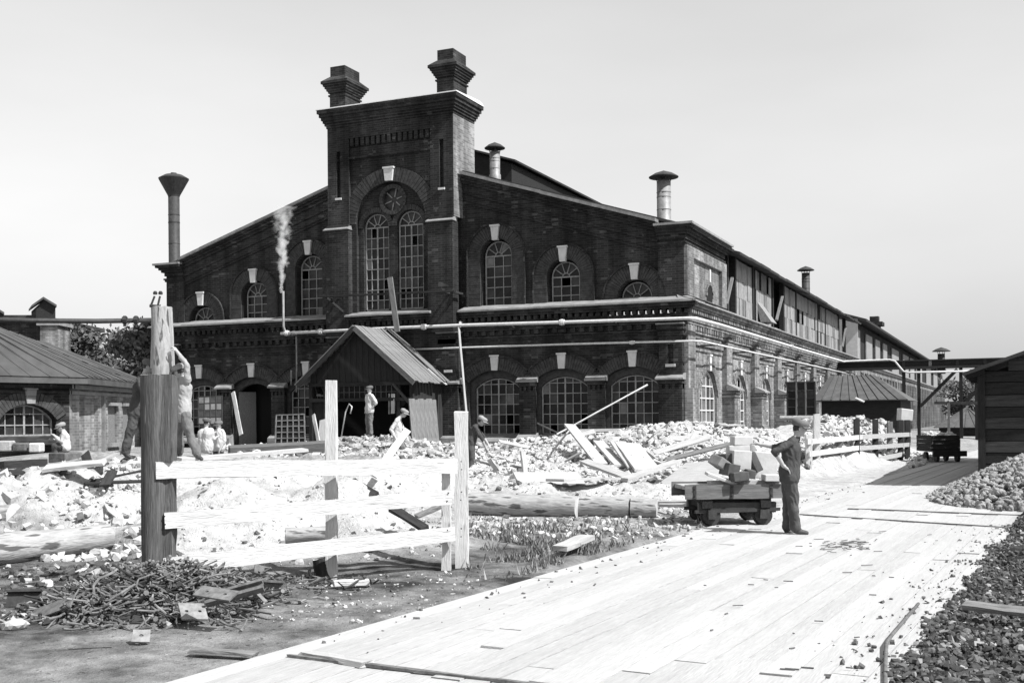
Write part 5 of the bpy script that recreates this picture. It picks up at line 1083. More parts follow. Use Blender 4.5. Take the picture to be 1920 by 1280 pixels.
# small workbench before the windows
tb = thing('workbench', 'rough white workbench standing on the rubble before the lower windows', 'bench', PD(1110, 826, 34.5))
board('bench_top', PD(1080, 807, 34.5), PD(1190, 805, 34.5), .5, .08, 'wood_white', tb)
for x in (1088, 1128, 1160): board('leg', PD(x, 830, 34.4), PD(x, 808, 34.4), .14, .08, 'wood_white', tb, upv=(0, -1, 0))
# wire screen (sash) leaning near the door
ws_ = thing('gridded_sash', 'dark gridded metal sash leaning before the wall left of the porch', 'sash', PD(545, 832, 36)); a, b, c, d = PD(516, 832, 36), PD(572, 832, 36), PD(570, 776, 36.5), PD(518, 778, 36.5)
for i in range(6): f = i / 5; board('upright_bar', a.lerp(b, f), d.lerp(c, f), .035, .03, 'iron_rust', ws_, upv=(0, -1, 0))
for i in range(6): f = i / 5; board('cross_bar', a.lerp(d, f), b.lerp(c, f), .035, .03, 'iron_rust', ws_, upv=(0, -1, 0))
q = MB(); k = VD * .06; q.hexa([a + k, b + k, b + k * 1.5, a + k * 1.5, d + k, c + k, c + k * 1.5, d + k * 1.5]); q.build('backing', 'glass_dark', ws_)
ws2 = thing('window_sash', 'old paned sash leaning on the wall behind the two men in white shirts', 'sash', PD(392, 800, 40)); a, b, c, d = PD(372, 795, 40), PD(416, 795, 40), PD(416, 742, 40.6), PD(372, 744, 40.6)
for i in range(5): f = i / 4; board('glazing_bar', a.lerp(b, f), d.lerp(c, f), .04, .03, 'wood_dark', ws2, upv=(0, -1, 0)); board('glazing_bar', a.lerp(d, f), b.lerp(c, f), .04, .03, 'wood_dark', ws2, upv=(0, -1, 0))
for i in range(4):
    for j in range(4):
        g = lambda s, t: (a.lerp(b, s)).lerp(d.lerp(c, s), t); q = MB(); P4 = [g(i / 4 + .02, j / 4 + .02), g(i / 4 + .23, j / 4 + .02), g(i / 4 + .23, j / 4 + .23), g(i / 4 + .02, j / 4 + .23)]; q.hexa(P4 + [v + VD * .01 for v in P4]); q.build('pane', R.choice(('glass_pale', 'glass_dusty')), ws2)

# ------------------------------------------------------------------ flat trolley with its load
ct = thing('rail_trolley', 'low flat trolley with thick plank deck and small iron wheels', 'trolley', PZ(1385, 985, 0))
cx_ = PZ(1385, 985, 0); ax = (PZ(1452, 984, 0) - PZ(1320, 986, 0)).normalized(); ay = Vector((-ax.y, ax.x, 0)); O = cx_ + ay * .45
def cp(u, v, z): return O + ax * u + ay * v + Vector((0, 0, z - (.04 if z > .3 else 0)))
board('side_plank', cp(-.85, -.48, .57), cp(.72, -.48, .57), .22, .07, 'wood_cart', ct, upv=tuple(-ay), segs=6); board('side_plank', cp(-.85, .5, .57), cp(.72, .5, .57), .22, .07, 'wood_cart', ct, upv=tuple(-ay))
for i in range(6): v = -.38 + i * .155; board('deck_plank', cp(-.8, v, .62), cp(.7, v, .62 + R.uniform(-.01, .01)), .15, .06, 'wood_pale', ct)
board('top_board', cp(-.4, -.2, .7), cp(.7, -.2, .7), .3, .05, 'wood_pale', ct)
for u in (-.5, .42): board('cross_beam', cp(u, -.5, .4), cp(u, .5, .4), .16, .16, 'wood_black', ct)
for v in (-.38, .38): board('sole_beam', cp(-.62, v, .32), cp(.6, v, .32), .12, .16, 'iron_dark', ct); board('tie_bar', cp(-.68, v - .06, .22), cp(.66, v - .06, .25), .04, .05, 'iron_dark', ct)
for u in (-.42, .4):
    q = MB(); q.tube(cp(u, -.5, .15), cp(u, .5, .15), .03, n=8); q.build('axle', 'iron_dark', ct)
    for v in (-.4, .4):
        q = MB(); q.tube(cp(u, v - .04, .15), cp(u, v + .04, .15), .135, n=20); q.tube(cp(u, v + .03, .15), cp(u, v + .055, .15), .16, n=20); q.tube(cp(u, v - .07, .15), cp(u, v - .04, .15), .05, n=10); q.build('wheel', 'iron_dark', ct)
        board('axle_box', cp(u - .07, v - .06, .18), cp(u + .07, v - .06, .18), .12, .14, 'iron_dark', ct)
for u in (-.7, -.12, .5):
    board('iron_strap', cp(u, -.522, .47), cp(u, -.522, .67), .05, .012, 'iron_dark', ct, upv=tuple(-ay))
    for z in (.52, .63): q = MB(); q.tube(cp(u, -.525, z), cp(u, -.545, z), .014, n=6); q.build('bolt_head', 'iron_dark', ct)
# load: squared blocks
def blk(px_, py_, d, w_, h_, dp_, rz_, tilt, m, lab):
    c = PD(px_, py_, d); q = MB(); q.box(-w_ / 2, w_ / 2, -dp_ / 2, dp_ / 2, -h_ / 2, h_ / 2); o = q.build('cut_block', m, bevel=.008); o.location = c; o.rotation_euler = (tilt * .3, tilt, rz_ + YAW); tag(o, lab, 'block')
G = 'blk_g'
blk(1390, 826, 18.2, .30, .14, .3, .05, 0.02, 'blk_w', 'white block at the very top of the trolley load')
blk(1383, 842, 18.2, .33, .13, .3, .0, -.02, 'blk_w', 'white flat block second from the top of the trolley load')
blk(1388, 862, 17.9, .29, .30, .25, .08, .06, 'blk_w', 'biggest white square block in the middle of the trolley load')
blk(1368, 880, 17.7, .2, .2, .3, .3, .2, 'blk_g', 'dark block left below the biggest white block')
blk(1350, 868, 17.8, .24, .15, .3, .5, .55, 'blk_m', 'tilted grey block sticking out at the left of the load')
blk(1363, 862, 18.0, .15, .2, .3, .2, -.15, 'blk_g', 'dark block left of the biggest white block')
blk(1385, 893, 17.5, .24, .14, .3, .1, -.1, 'blk_g', 'dark block lying lowest in the load')
blk(1406, 888, 17.6, .13, .13, .25, 0, .12, 'blk_g', 'small dark block with pale edge under the biggest white one')
blk(1412, 868, 18.0, .12, .3, .3, .2, -.4, 'blk_g', 'dark slanted block right of the biggest white block')
blk(1408, 848, 18.3, .12, .2, .3, .2, -.5, 'blk_m', 'small slanted block at the upper right of the stacked white blocks')
blk(1433, 872, 18.1, .4, .42, .12, .1, .12, 'blk_w', 'big white slab leaning at the right of the load beside the man')
blk(1449, 895, 17.6, .3, .1, .3, .0, .02, 'blk_w', 'flat white block on the deck beside the man')
blk(1352, 897, 17.6, .5, .05, .2, .1, .35, 'blk_w', 'thin white board sloping at the left of the load')
# tram rails set in the road
for (xa, ya), (xb, yb), lab in (((1500, 964), (1925, 991), 'nearer iron rail crossing the plank road behind the man'), ((1590, 953), (1925, 966), 'farther iron rail crossing the plank road before the stone heap'), ((540, 1228), (1010, 1284), 'iron rail crossing the road in the near foreground')):
    p0, p1 = PZ(xa, ya, .012), PZ(xb, yb, .012); o = board('tram_rail', p0, p1, .035, .02, 'iron_scrap', segs=8, rough=.004); tag(o, lab, 'rail')
o = board('rail_cover', PZ(575, 1222, .02), PZ(690, 1244, .02), .12, .03, 'wood_pale', segs=4, rough=.01); tag(o, 'pale splintered plank beside the near crossing rail', 'plank')
o = board('rail_cover', PZ(360, 1218, .01), PZ(480, 1226, .01), .1, .03, 'wood_grey', segs=4, rough=.01); tag(o, 'grey plank lying on the earth at the lower left road edge', 'plank')
rb = MB(); rb.path([PZ(1660, 1300, .02), PZ(1660, 1240, .02) , PZ(1662, 1205, .03), PZ(1672, 1190, .03), PZ(1722, 1131, .03)], .014, 8); o = rb.build('bent_rod', 'iron_rust', smooth=True); tag(o, 'long bent iron rod lying on the road at the lower right', 'rod')
# second wagon
wg = thing('box_wagon', 'dark square box wagon standing far down the road', 'wagon', PZ(1777, 866, 0)); d = 41.0; O2 = PZ(1777, 866, 0)
def wp(u, v, z): return O2 + RD * u + VD * v + Vector((0, 0, z))
for i in range(4): board('front_board', wp(-.52, 0, .44 + i * .145), wp(.42, 0, .44 + i * .145), .14, .05, 'wood_black', wg, upv=tuple(-VD))
for i in range(4): board('side_board', wp(.44, 0.03, .44 + i * .145), wp(.52, 1.5, .44 + i * .145), .14, .05, 'wood_grey', wg, upv=tuple(RD)); board('side_board', wp(-.54, 0.03, .44 + i * .145), wp(-.54, 1.5, .44 + i * .145), .14, .05, 'wood_dark', wg, upv=tuple(RD))
q = MB(); q.hexa([wp(-.5, .05, .4), wp(.45, .05, .4), wp(.45, 1.5, .4), wp(-.5, 1.5, .4), wp(-.5, .05, .47), wp(.45, .05, .47), wp(.45, 1.5, .47), wp(-.5, 1.5, .47)]); q.build('floor', 'wood_dark', wg)
board('buffer_beam', wp(-.55, -.1, .3), wp(.62, -.1, .3), .2, .14, 'wood_black', wg, upv=tuple(-VD))
for u in (-.33, .4):
    for v in (.15, 1.2): q = MB(); q.tube(wp(u - .05, v, .17), wp(u + .05, v, .17), .17, n=16); q.build('wheel', 'iron_dark', wg)
rr = random.Random(4); q = MB()
for i in range(60): lump(q, wp(rr.uniform(-.4, .35), rr.uniform(.1, 1.4), .95 + rr.uniform(-.06, .06)), rr.uniform(.05, .1), rr)
o = q.build('wagon_load', 'lime', wg); o['kind'] = 'stuff'

# ------------------------------------------------------------------ rubble
def zone(n, seed, px0, px1, d0, d1, smin, smax, power=2.2, lift=.3, mats=('lime', 'lime_b', 'rubble_dark'), wts=(.6, .27, .13), name='rubble_heap', label='', cat='rubble', ok=None, level=1, lumps=.35):
    rr = random.Random(seed); xy = []; sz = []
    while len(xy) < n:
        px_, d = rr.uniform(px0, px1), rr.uniform(d0, d1)
        if ok and not ok(px_, d): continue
        p = PD(px_, 800, d)
        if roadL(p.y) - .05 < p.x < roadL(p.y) + 5.0 and name != 'soil_bank': continue
        xy.append((p.x, p.y)); sz.append(smin + (smax - smin) * rr.random() ** power)
    XY = np.array(xy); Z = gfe(XY[:, 0], XY[:, 1]); mb = MB(); om = np.clip(on_road(XY[:, 0], XY[:, 1]), 0, 1); Z = Z * (1 - om)
    for (x, y), z, s in zip(xy, Z, sz):
        u = rr.random(); mb.cur = 0 if u < wts[0] else 1 if u < wts[0] + wts[1] else 2
        (lump(mb, (x, y, z + s * lift), s, rr, level, jag=.3) if rr.random() < lumps else chip(mb, (x, y, z + s * lift), s, rr))
    o = mb.build(name, None, mats=list(mats)); tag(o, label, cat, kind='stuff'); return o
zone(15000, 11, 880, 1460, 24, 36, .012, .1, power=4.2, label='heap of broken white rubble before the right lower windows')
zone(6500, 12, 1500, 1750, 31, 46, .015, .14, power=3.5, label='heap of white rubble behind the roadside fence', ok=lambda x, d: d > fd2(x) + .4 - (99 if x > 1705 else 0) and not (x > 1735 and d < 41))
zone(1500, 13, 255, 862, 12.6, 20.5, .008, .045, label='broken lime bank behind the foreground fence', power=3, wts=(.35, .2, .45), ok=lambda x, d: d > fd(x) + .8)
zone(2600, 14, -40, 270, 13.5, 22, .008, .09, label='lime rubble at the left edge above the big log', power=3.6)
zone(3000, 15, 420, 900, 28, 39.5, .015, .12, power=3.2, label='earth and rubble before the porch', wts=(.35, .25, .4))
zone(1600, 16, 870, 1330, 15.5, 23, .008, .06, power=3, label='scattered stones round the row of logs', wts=(.5, .2, .3), ok=lambda x, d: d > 15.2 + (1330 - x) * -.002)
zone(900, 17, 330, 900, 9.6, 12.6, .004, .022, power=3, label='small grit on the earth strip before the fence', wts=(.3, .3, .4))
# single larger lumps on the heaps
lm = []
for k in range(5):
    rr = random.Random(100 + k); q = MB(); lump(q, (0, 0, 0), 1, rr, 2, jag=.16); me_ = q.build('lump', 'lime'); lm.append(me_.data); bpy.data.objects.remove(me_)
def heap_parts(parent, spots, meshes, name, rr, smin, smax, material=None):
    for x, y, z in spots:
        o = bpy.data.objects.new(name, rr.choice(meshes)); COL.objects.link(o); o.parent = parent; s = rr.uniform(smin, smax); L = parent.location
        o.location = (x - L.x, y - L.y, z - L.z + s * .3); o.scale = (s * rr.uniform(.8, 1.3), s * rr.uniform(.8, 1.2), s * rr.uniform(.6, .9)); o.rotation_euler = [rr.uniform(0, 6.28) for _ in range(3)]
# ------------------------------------------------------------------ cobble heap at the right
sh_ = thing('stone_heap', 'heap of rounded paving stones beside the road before the timber shed', 'stones', PD(1860, 950, 21)); rr = random.Random(21); cm = []
for k in range(8):
    q = MB(); lump(q, (0, 0, 0), 1, rr, 2, flat=(1, .85, .65), jag=.2); t_ = q.build('stone', ('cobble', 'cobble', 'cobble_dark')[k % 3], smooth=False); cm.append(t_.data); bpy.data.objects.remove(t_)
HC = PD(2040, 900, 22.0)
def heap_z(x, y): r_ = math.hypot((x - HC.x) / 1.0, (y - HC.y) / 1.25); return max(-1, 1.36 - r_ * .47)
cand = []
while len(cand) < 5200:
    x, y = HC.x + rr.uniform(-3.6, 3), HC.y + rr.uniform(-4.2, 4)
    z = heap_z(x, y)
    if z > -.02: cand.append((x, y, z + rr.uniform(-.02, .04)))
vis = sorted(cand, key=lambda c: (c[0] * VD.x + c[1] * VD.y) + max(0, (c[0] - .6)) * 1.2)
heap_parts(sh_, vis[:300], cm, 'stone', rr, .04, .085)
q = MB()
for x, y, z in vis[300:]: lump(q, (x, y, z + .02), rr.uniform(.03, .08), rr, 1, flat=(1, .9, .7), jag=.2)
o = q.build('more_stones', 'cobble', sh_); o['kind'] = 'stuff'
q = MB(); q.lathe([(0.01, 1.28), (1.0, .82), (2, .36), (2.9, -.06)], (HC.x, HC.y, 0), 40); o = q.build('heap_core', 'rubble_dark', sh_)
rr = random.Random(23); q = MB()
for i in range(420):                                 # grit and pebbles straying onto the road
    if i < 260: p = PZ(1900, 985, 0).lerp(PZ(1640, 1282, 0), rr.random()) + Vector((-abs(rr.gauss(0, .28)), 0, .008))
    else: y = rr.uniform(7, 30); p = Vector((roadL(y) + abs(rr.gauss(0, .3)), y, .008))
    chip(q, p, .006 + .02 * rr.random() ** 3, rr)
o = q.build('road_grit', 'rubble_dark'); tag(o, 'grit and pebbles strewn along the edges of the plank road', 'grit', kind='stuff')
# soil clods on the right bank
soil_ok = lambda x, d: PD(x, 800, d).x > -1.3 + .068 * PD(x, 800, d).y + .22 * noise.noise(Vector((d * .8, 0, 3)))
zone(21000, 22, 1560, 2150, 5.6, 19, .004, .034, lumps=.6, label='dark crumbly soil bank at the right edge of the road', cat='soil', name='soil_bank', mats=('soil_a', 'soil_b', 'cobble'), wts=(.62, .3, .08), power=3.2, ok=soil_ok, lift=.4)
# ------------------------------------------------------------------ scrap iron heap
sp = thing('scrap_heap', 'heap of rusty bolts and bent iron scrap in the left foreground', 'scrap', PZ(300, 1150, 0)); rr = random.Random(31); bmz = []
for k in range(9):
    q = MB(); Lb = (.16, .2, .26, .3, .22, .36, .18, .28, .24)[k]; r_ = (.008, .009, .007, .008, .01, .007, .008, .006, .008)[k]
    bend = (0, 0, .06, .1, 0, .05, .08, .14, .02)[k]; q.path([(-Lb / 2, 0, 0), (-Lb / 6, bend * .4, .003), (Lb / 6, bend * .4, -.003), (Lb / 2, -bend * .3, .01)], r_, 6)
    if k % 3 != 2: q.tube((-Lb / 2 - .016, 0, 0), (-Lb / 2 + .004, 0, 0), r_ * 1.8, n=6)
    t_ = q.build('bolt', ('iron_rust', 'iron_dark', 'iron_pale', 'iron_scrap')[k % 4]); bmz.append(t_.data); bpy.data.objects.remove(t_)
SC = PZ(300, 1128, 0); SC2 = PZ(480, 1100, 0)
def scrap_z(x, y):
    a = ((x - SC.x) * RD.x + (y - SC.y) * RD.y); b = ((x - SC.x) * VD.x + (y - SC.y) * VD.y)
    return max(0, .3 * (1 - (a / 1.0) ** 2 - (b / 1.15) ** 2))
pts = []
while len(pts) < 1500:
    p = SC + RD * rr.gauss(-.05, .55) + VD * rr.gauss(-.15, .6)
    if abs((p - SC).dot(RD)) < 1.15 and abs((p - SC).dot(VD)) < 1.35: pts.append(p)
for p in [SC2 + RD * rr.gauss(0, .55) + VD * rr.gauss(0, .35) for _ in range(160)]: pts.append(p)
rr.shuffle(pts)
def scr(p, mesh, parent, sc=1):
    o = bpy.data.objects.new('bolt', mesh); COL.objects.link(o); o.parent = parent; o.location = Vector((p.x, p.y, scrap_z(p.x, p.y) + rr.uniform(.01, .05))) - parent.location; o.rotation_euler = (rr.uniform(-.5, .5), rr.uniform(-.5, .5), rr.uniform(0, 6.28)); o.scale = (sc,) * 3
for p in pts[:300]: scr(p, rr.choice(bmz), sp, rr.uniform(.8, 1.5))
q = MB()
for p in pts[300:]:
    m_ = rr.choice(bmz); mtx = Matrix.Translation((p.x, p.y, scrap_z(p.x, p.y) + rr.uniform(-.03, .03))) @ Matrix.Rotation(rr.uniform(0, 6.28), 4, 'Z') @ Matrix.Rotation(rr.uniform(-.6, .6), 4, 'Y'); q.cur = rr.randrange(3)
    q.add([mtx @ v.co for v in m_.vertices], [tuple(f.vertices) for f in m_.polygons])
o = q.build('more_scrap', None, sp, mats=['iron_rust', 'iron_dark', 'iron_scrap']); o['kind'] = 'stuff'
q = MB(); q.add([], []); core = []
for i in range(24):
    for j in range(9):
        a_ = 2 * math.pi * i / 24; r_ = j / 8; v = SC + RD * (1.0 * r_ * math.cos(a_)) + VD * (1.15 * r_ * math.sin(a_)); core.append((v.x, v.y, .29 * (1 - r_ * r_) - .02))
q.add(core, [(i * 9 + j, ((i + 1) % 24) * 9 + j, ((i + 1) % 24) * 9 + j + 1, i * 9 + j + 1) for i in range(24) for j in range(8)]); q.build('heap_core', 'iron_dark', sp)
def plate(px_, py_, d, w_, h_, rot, m, lab, holes=2, t_=.014, name='steel_plate'):
    c = PZ(px_, py_, .1); c = PZ(px_, py_, scrap_z(c.x, c.y) + (.09 if holes != 1 else .04)); th = thing(name, lab, 'plate' if name == 'steel_plate' else 'rail piece', c, local=True); th.rotation_euler = rot
    q = MB(); hl = []
    for i in range(holes):
        hx = -w_ / 2 + w_ * (i + .5) / max(1, holes); hl.append([(hx + .016 * math.cos(2 * math.pi * k / 10), .016 * math.sin(2 * math.pi * k / 10)) for k in range(10)])
    pl0 = lambda u, z, o: (u, z, o)
    q.pwall(pl0, [(-w_ / 2, -h_ / 2), (w_ / 2, -h_ / 2), (w_ / 2, h_ / 2), (-w_ / 2, h_ / 2)], hl, t_ / 2, t_); q.pwall(pl0, [(-w_ / 2, -h_ / 2), (w_ / 2, -h_ / 2), (w_ / 2, h_ / 2), (-w_ / 2, h_ / 2)], hl, -t_ / 2, .0001)
    q.build('plate_body', m, th)
    if name != 'steel_plate':
        for s_ in (-1, 1): q = MB(); q.box(-w_ / 2, w_ / 2, s_ * h_ / 2 - .012, s_ * h_ / 2 + .012, -.03, .05); q.build('flange', m, th)
    return th
Yw = YAW
plate(348, 1075, 10.7, .52, .11, (1.0, -.16, Yw + .12), 'iron_scrap', 'long fishplate with three holes lying on top of the scrap heap', 4)
plate(395, 1082, 10.8, .5, .1, (.7, -.2, Yw + .15), 'iron_rust', 'second long plate lying behind the fishplate on the scrap heap', 3)
plate(362, 1146, 9.6, .22, .22, (.5, .1, Yw + .5), 'iron_pale', 'pale square plate with holes on the right slope of the scrap heap', 2)
plate(265, 1192, 8.7, .13, .12, (.7, .1, Yw + .3), 'iron_pale', 'small pale square plate with one hole at the front of the scrap heap', 1)
plate(98, 1140, 9.8, .42, .16, (.6, -.35, Yw - .2), 'iron_rust', 'dark flat plate sloping at the left of the scrap heap', 0)
plate(45, 1123, 10.3, .3, .14, (1.1, 0, Yw + .1), 'iron_dark', 'dark iron box side lying at the far left of the scrap heap', 0, name='iron_channel')
plate(440, 1112, 10.4, .5, .07, (.9, -.25, Yw + .1), 'iron_rust', 'channel iron lying below the fishplates right of the scrap heap', 0, name='iron_channel')
plate(512, 1103, 10.5, .2, .13, (1.3, .05, Yw - .1), 'iron_rust', 'upright rusty bracket with bolt holes right of the scrap heap', 3, name='iron_channel')
plate(567, 1113, 10.5, .2, .08, (1.2, .1, Yw - .15), 'iron_rust', 'small holed plate at the right end of the scrap', 2)
plate(485, 1073, 11.1, .12, .2, (.9, .5, Yw + .6), 'iron_rust', 'tilted rusty plate leaning on the bracket right of the scrap heap', 1)
plate(405, 1112, 10.4, .34, .16, (.35, .1, Yw - .3), 'iron_scrap', 'flat grey plate lying between the fishplates and the square plate', 2)
for a, b, lab in (((452, 1078), (498, 1128), 'thin pale iron strap leaning over the channel iron'), ((395, 1120), (440, 1080), 'thin iron strap crossing under the pale strap'), ((310, 1100), (352, 1140), 'iron bar slanting down the right of the heap'), ((418, 1135), (512, 1150), 'thin iron rod lying on the earth right of the heap'), ((135, 1205), (215, 1203), 'thin iron rod lying at the front foot of the heap')):
    o = board('iron_strap', PZ(a[0], a[1], .16 if a[1] < 1130 else .03), PZ(b[0], b[1], .1 if b[1] < 1130 else .03), .035, .012, 'iron_pale' if 'pale' in lab else 'iron_scrap', segs=3, rough=.002); tag(o, lab, 'iron bar')
rr = random.Random(77)
for i, (x, y) in enumerate(((85, 1100), (28, 1172), (85, 1097), (150, 1070), (560, 1060))):
    if i == 2: continue
    q = MB(); lump(q, PZ(x, y, .03), (.1, .12, .1, .06, .07)[i], rr, 2, flat=(1.3, .8, .4), jag=.1); o = q.build('white_stone', 'lime'); tag(o, ('white stone left of the scrap heap', 'flat white stone in the lower left corner', '', 'small white stone behind the scrap heap', 'white stone under the lower fence rail')[i], 'stone')
zone(800, 33, -40, 330, 9.5, 13.2, .01, .05, label='dark litter behind the scrap heap at the left', cat='litter', name='ground_litter', mats=('iron_dark', 'rubble_dark', 'lime_b'), wts=(.45, .35, .2))
rr = random.Random(8); q = MB()
for i in range(95):
    px_, py_ = (rr.uniform(1240, 1900), rr.uniform(985, 1270)) if i > 60 else (rr.gauss(1585, 28), rr.gauss(1023, 7)); p = PZ(px_, py_, .012)
    if p.x > roadL(p.y) + 4.6: continue
    a_ = rr.gauss(.1, .5) + YAW; l_ = .015 + .08 * rr.random() ** 2; q.hexa([p + Vector((math.cos(a_) * s * l_, math.sin(a_) * s * l_, 0)) + Vector((-math.sin(a_) * t * .005, math.cos(a_) * t * .005, z)) for z in (0, .008) for s, t in ((-1, -1), (1, -1), (1, 1), (-1, 1))])
o = q.build('wood_chips', 'wood_mid'); tag(o, 'small dark splinters scattered on the plank road', 'splinters', kind='stuff')
mat('cloth_dark2', 0.06, rough=.95, var=.3, scale=6, bump=.3, bscale=60)
mat('cap_mid', 0.12, rough=.95, var=.25, scale=9)
mat('grass_pale', 0.22, rough=.8, var=.4, scale=3)
# ------------------------------------------------------------------ people
def capsule(mb, p, q, r0, r1, n=12):
    p, q = Vector(p), Vector(q); d = q - p; L = max(d.length, 1e-4); d /= L; a = d.orthogonal().normalized(); b = d.cross(a); rings = []
    prof = [(-r0 * math.cos(t), r0 * math.sin(t)) for t in (.25, .7, 1.15, 1.5708)] + [(L + r1 * math.sin(t), r1 * math.cos(t)) for t in (0, .45, .9, 1.35)]
    vs = []
    for x, r in prof: vs += [p + d * x + (a * math.cos(2 * math.pi * k / n) + b * math.sin(2 * math.pi * k / n)) * r for k in range(n)]
    m = len(prof); fs = [(i * n + k, i * n + (k + 1) % n, (i + 1) * n + (k + 1) % n, (i + 1) * n + k) for i in range(m - 1) for k in range(n)] + [tuple(range(n - 1, -1, -1)), tuple((m - 1) * n + k for k in range(n))]
    mb.add(vs, fs)
def person(label, J, face, look_tilt, mats, cap=None, sleeves='short', voxel=.014, scale=1.0, hands='relaxed', seed=1, group=None, wide=1.0):
    """J: joints (world). mats: dict shirt, trousers. face: direction the face looks. one continuous body mesh; cap is a child"""
    rr = random.Random(seed); s = scale; segs = []
    def seg(a, b, r0, r1, c): segs.append((Vector(J[a] if isinstance(a, str) else a), Vector(J[b] if isinstance(b, str) else b), r0 * s, r1 * s, c))
    sh, pe, ne = (J['shL'] + J['shR']) / 2, (J['hipL'] + J['hipR']) / 2, J['neck']; mid = sh.lerp(pe, .55); chest = sh.lerp(pe, .22)
    lat = (J['shR'] - J['shL']).normalized() if (J['shR'] - J['shL']).length > .01 else RD
    latp = (J['hipR'] - J['hipL']).normalized() if (J['hipR'] - J['hipL']).length > .01 else lat
    for k in (-1, 1):
        seg(chest + lat * .075 * k * s * wide, mid + lat * .06 * k * s * wide, .125 * wide, .118 * wide, 'shirt'); seg(mid + latp * .06 * k * s * wide, pe + latp * .07 * k * s * wide, .12 * wide, .132 * wide, 'shirt')
        seg(sh + lat * .04 * k * s, sh + lat * .13 * k * s, .075, .07, 'shirt')
    seg(pe + latp * .07 * s, pe - latp * .07 * s, .118, .118, 'trousers')
    seg(ne - (ne - sh).normalized() * .03, ne + (J['head'] - ne) * .6, .054, .05, 'skin'); seg(sh, ne, .085, .06, 'shirt')
    for k in 'LR':
        a, e, w_ = J['sh' + k], J['el' + k], J['wr' + k]
        seg(a, e, .064, .054, 'shirt'); m_ = e.lerp(w_, .18 if sleeves == 'short' else .55)
        seg(e, m_, .052, .048, 'shirt'); seg(m_, w_, .04, .03, 'skin' if sleeves != 'long' else 'shirt')
        h, kn, an, to = J['hip' + k], J['kn' + k], J['an' + k], J['to' + k]
        seg(h, kn, .105, .085, 'trousers'); seg(kn, an + (kn - an).normalized() * .03, .082, .078, 'trousers'); seg(an, an + (to - an) * .2, .05, .048, 'shoe'); seg(an - UP * .035 * s, to - UP * 0.02 * s, .042, .036, 'shoe')
    mb = MB()
    for g in segs: capsule(mb, *g[:4])
    tmp = mb.build('tmp', 'skin'); md = tmp.modifiers.new('r', 'REMESH'); md.mode = 'VOXEL'; md.voxel_size = voxel; md.use_smooth_shade = True
    sm = tmp.modifiers.new('s', 'SMOOTH'); sm.factor = .5; sm.iterations = 4
    dg = bpy.context.evaluated_depsgraph_get(); me = bpy.data.meshes.new_from_object(tmp.evaluated_get(dg)); bpy.data.objects.remove(tmp)
    V = np.array([v.co[:] for v in me.vertices]); N = np.array([v.normal[:] for v in me.vertices])
    def nearest(P):
        best = np.full(len(P), 9e9); bi = np.zeros(len(P), int)
        for i, (a, b, r0, r1, c) in enumerate(segs):
            a_, d = np.array(a), np.array(b - a); L2 = max(1e-8, d @ d); t = np.clip(((P - a_) @ d) / L2, 0, 1); dd = np.linalg.norm(P - a_ - t[:, None] * d, axis=1) - (r0 + (r1 - r0) * t); m = dd < best; best[m] = dd[m]; bi[m] = i
        return bi
    cats = {'shirt': 0, 'trousers': 1, 'skin': 2, 'shoe': 3}; vi = nearest(V)
    for i in range(len(V)):
        if segs[vi[i]][4] in ('shirt', 'trousers'):
            p = Vector(V[i]); k = noise.noise(Vector((p.x * 7, p.y * 7, p.z * 6)) + Vector((seed, 0, 0))) * .022 + (abs(noise.noise(Vector((p.x * 16 + p.z * 7, p.y * 16, p.z * 9)))) - .2) * -.02
            V[i] = V[i] + N[i] * k
    F = [tuple(p.vertices) for p in me.polygons]; fc = np.array([V[list(f)].mean(0) for f in F]); fi = nearest(fc)
    body = MB(); body.v = [tuple(v) for v in V]; body.f = F; body.mi = [cats[segs[i][4]] for i in fi]; bpy.data.meshes.remove(me)
    # head
    f = Vector(face).normalized(); f = (f + UP * look_tilt).normalized(); u = (J['head'] - ne).normalized() if (J['head'] - ne).length > .02 else UP; u = (UP * .6 + u * .4).normalized(); f = (f - u * f.dot(u)).normalized(); l = u.cross(f); hc = J['head']; vs, fs = ico(4); out = []
    for v in vs:
        x, y, z = v.x, v.y, v.z                       # x = forward, y = left, z = up
        X, Y, Z = x * .095, y * .073, z * .118
        if z < 0: Y *= 1 + z * .28; X *= 1 + z * .08
        if x > .6 and -.35 < z < .15: X += .022 * max(0, 1 - abs(y) * 5) * max(0, 1 - abs(z + .18) * 3.2)      # nose
        if x > .4 and .02 < z < .28: X -= .012 * max(0, 1 - abs(abs(y) - .33) * 5) * max(0, 1 - abs(z - .12) * 8)   # eye sockets
        if x > .5 and -.6 < z < -.42: X -= .006 * max(0, 1 - abs(y) * 3.5)                                   # mouth
        if x > .3 and z < -.65: X += .012                                                              # chin
        out.append(hc + (f * X + l * Y + u * Z) * s)
    hi = [4 if (vs[a].z > .42 or (vs[a].x < -.15 and vs[a].z > -.35)) else 2 for a, b, c in fs]
    b0 = len(body.v); body.v += [tuple(p) for p in out]; body.f += [tuple(b0 + i for i in q) for q in fs]; body.mi += hi
    for k in (-1, 1):                                 # ears, eyes
        body.cur = 2; e = MB(); lump(e, (0, 0, 0), 1, random.Random(3), 1, flat=(1, 1, 1), jag=.02); c = hc + (f * -.005 + l * k * .074 + u * -.005) * s
        body.add([c + (f * v[0] * .018 + l * v[1] * .009 + u * v[2] * .032) * s for v in e.v], e.f)
        body.cur = 4; c = hc + (f * .079 + l * k * .028 + u * .016) * s; body.add([c + (f * v[0] * .008 + l * v[1] * .014 + u * v[2] * .007) * s for v in e.v], e.f)
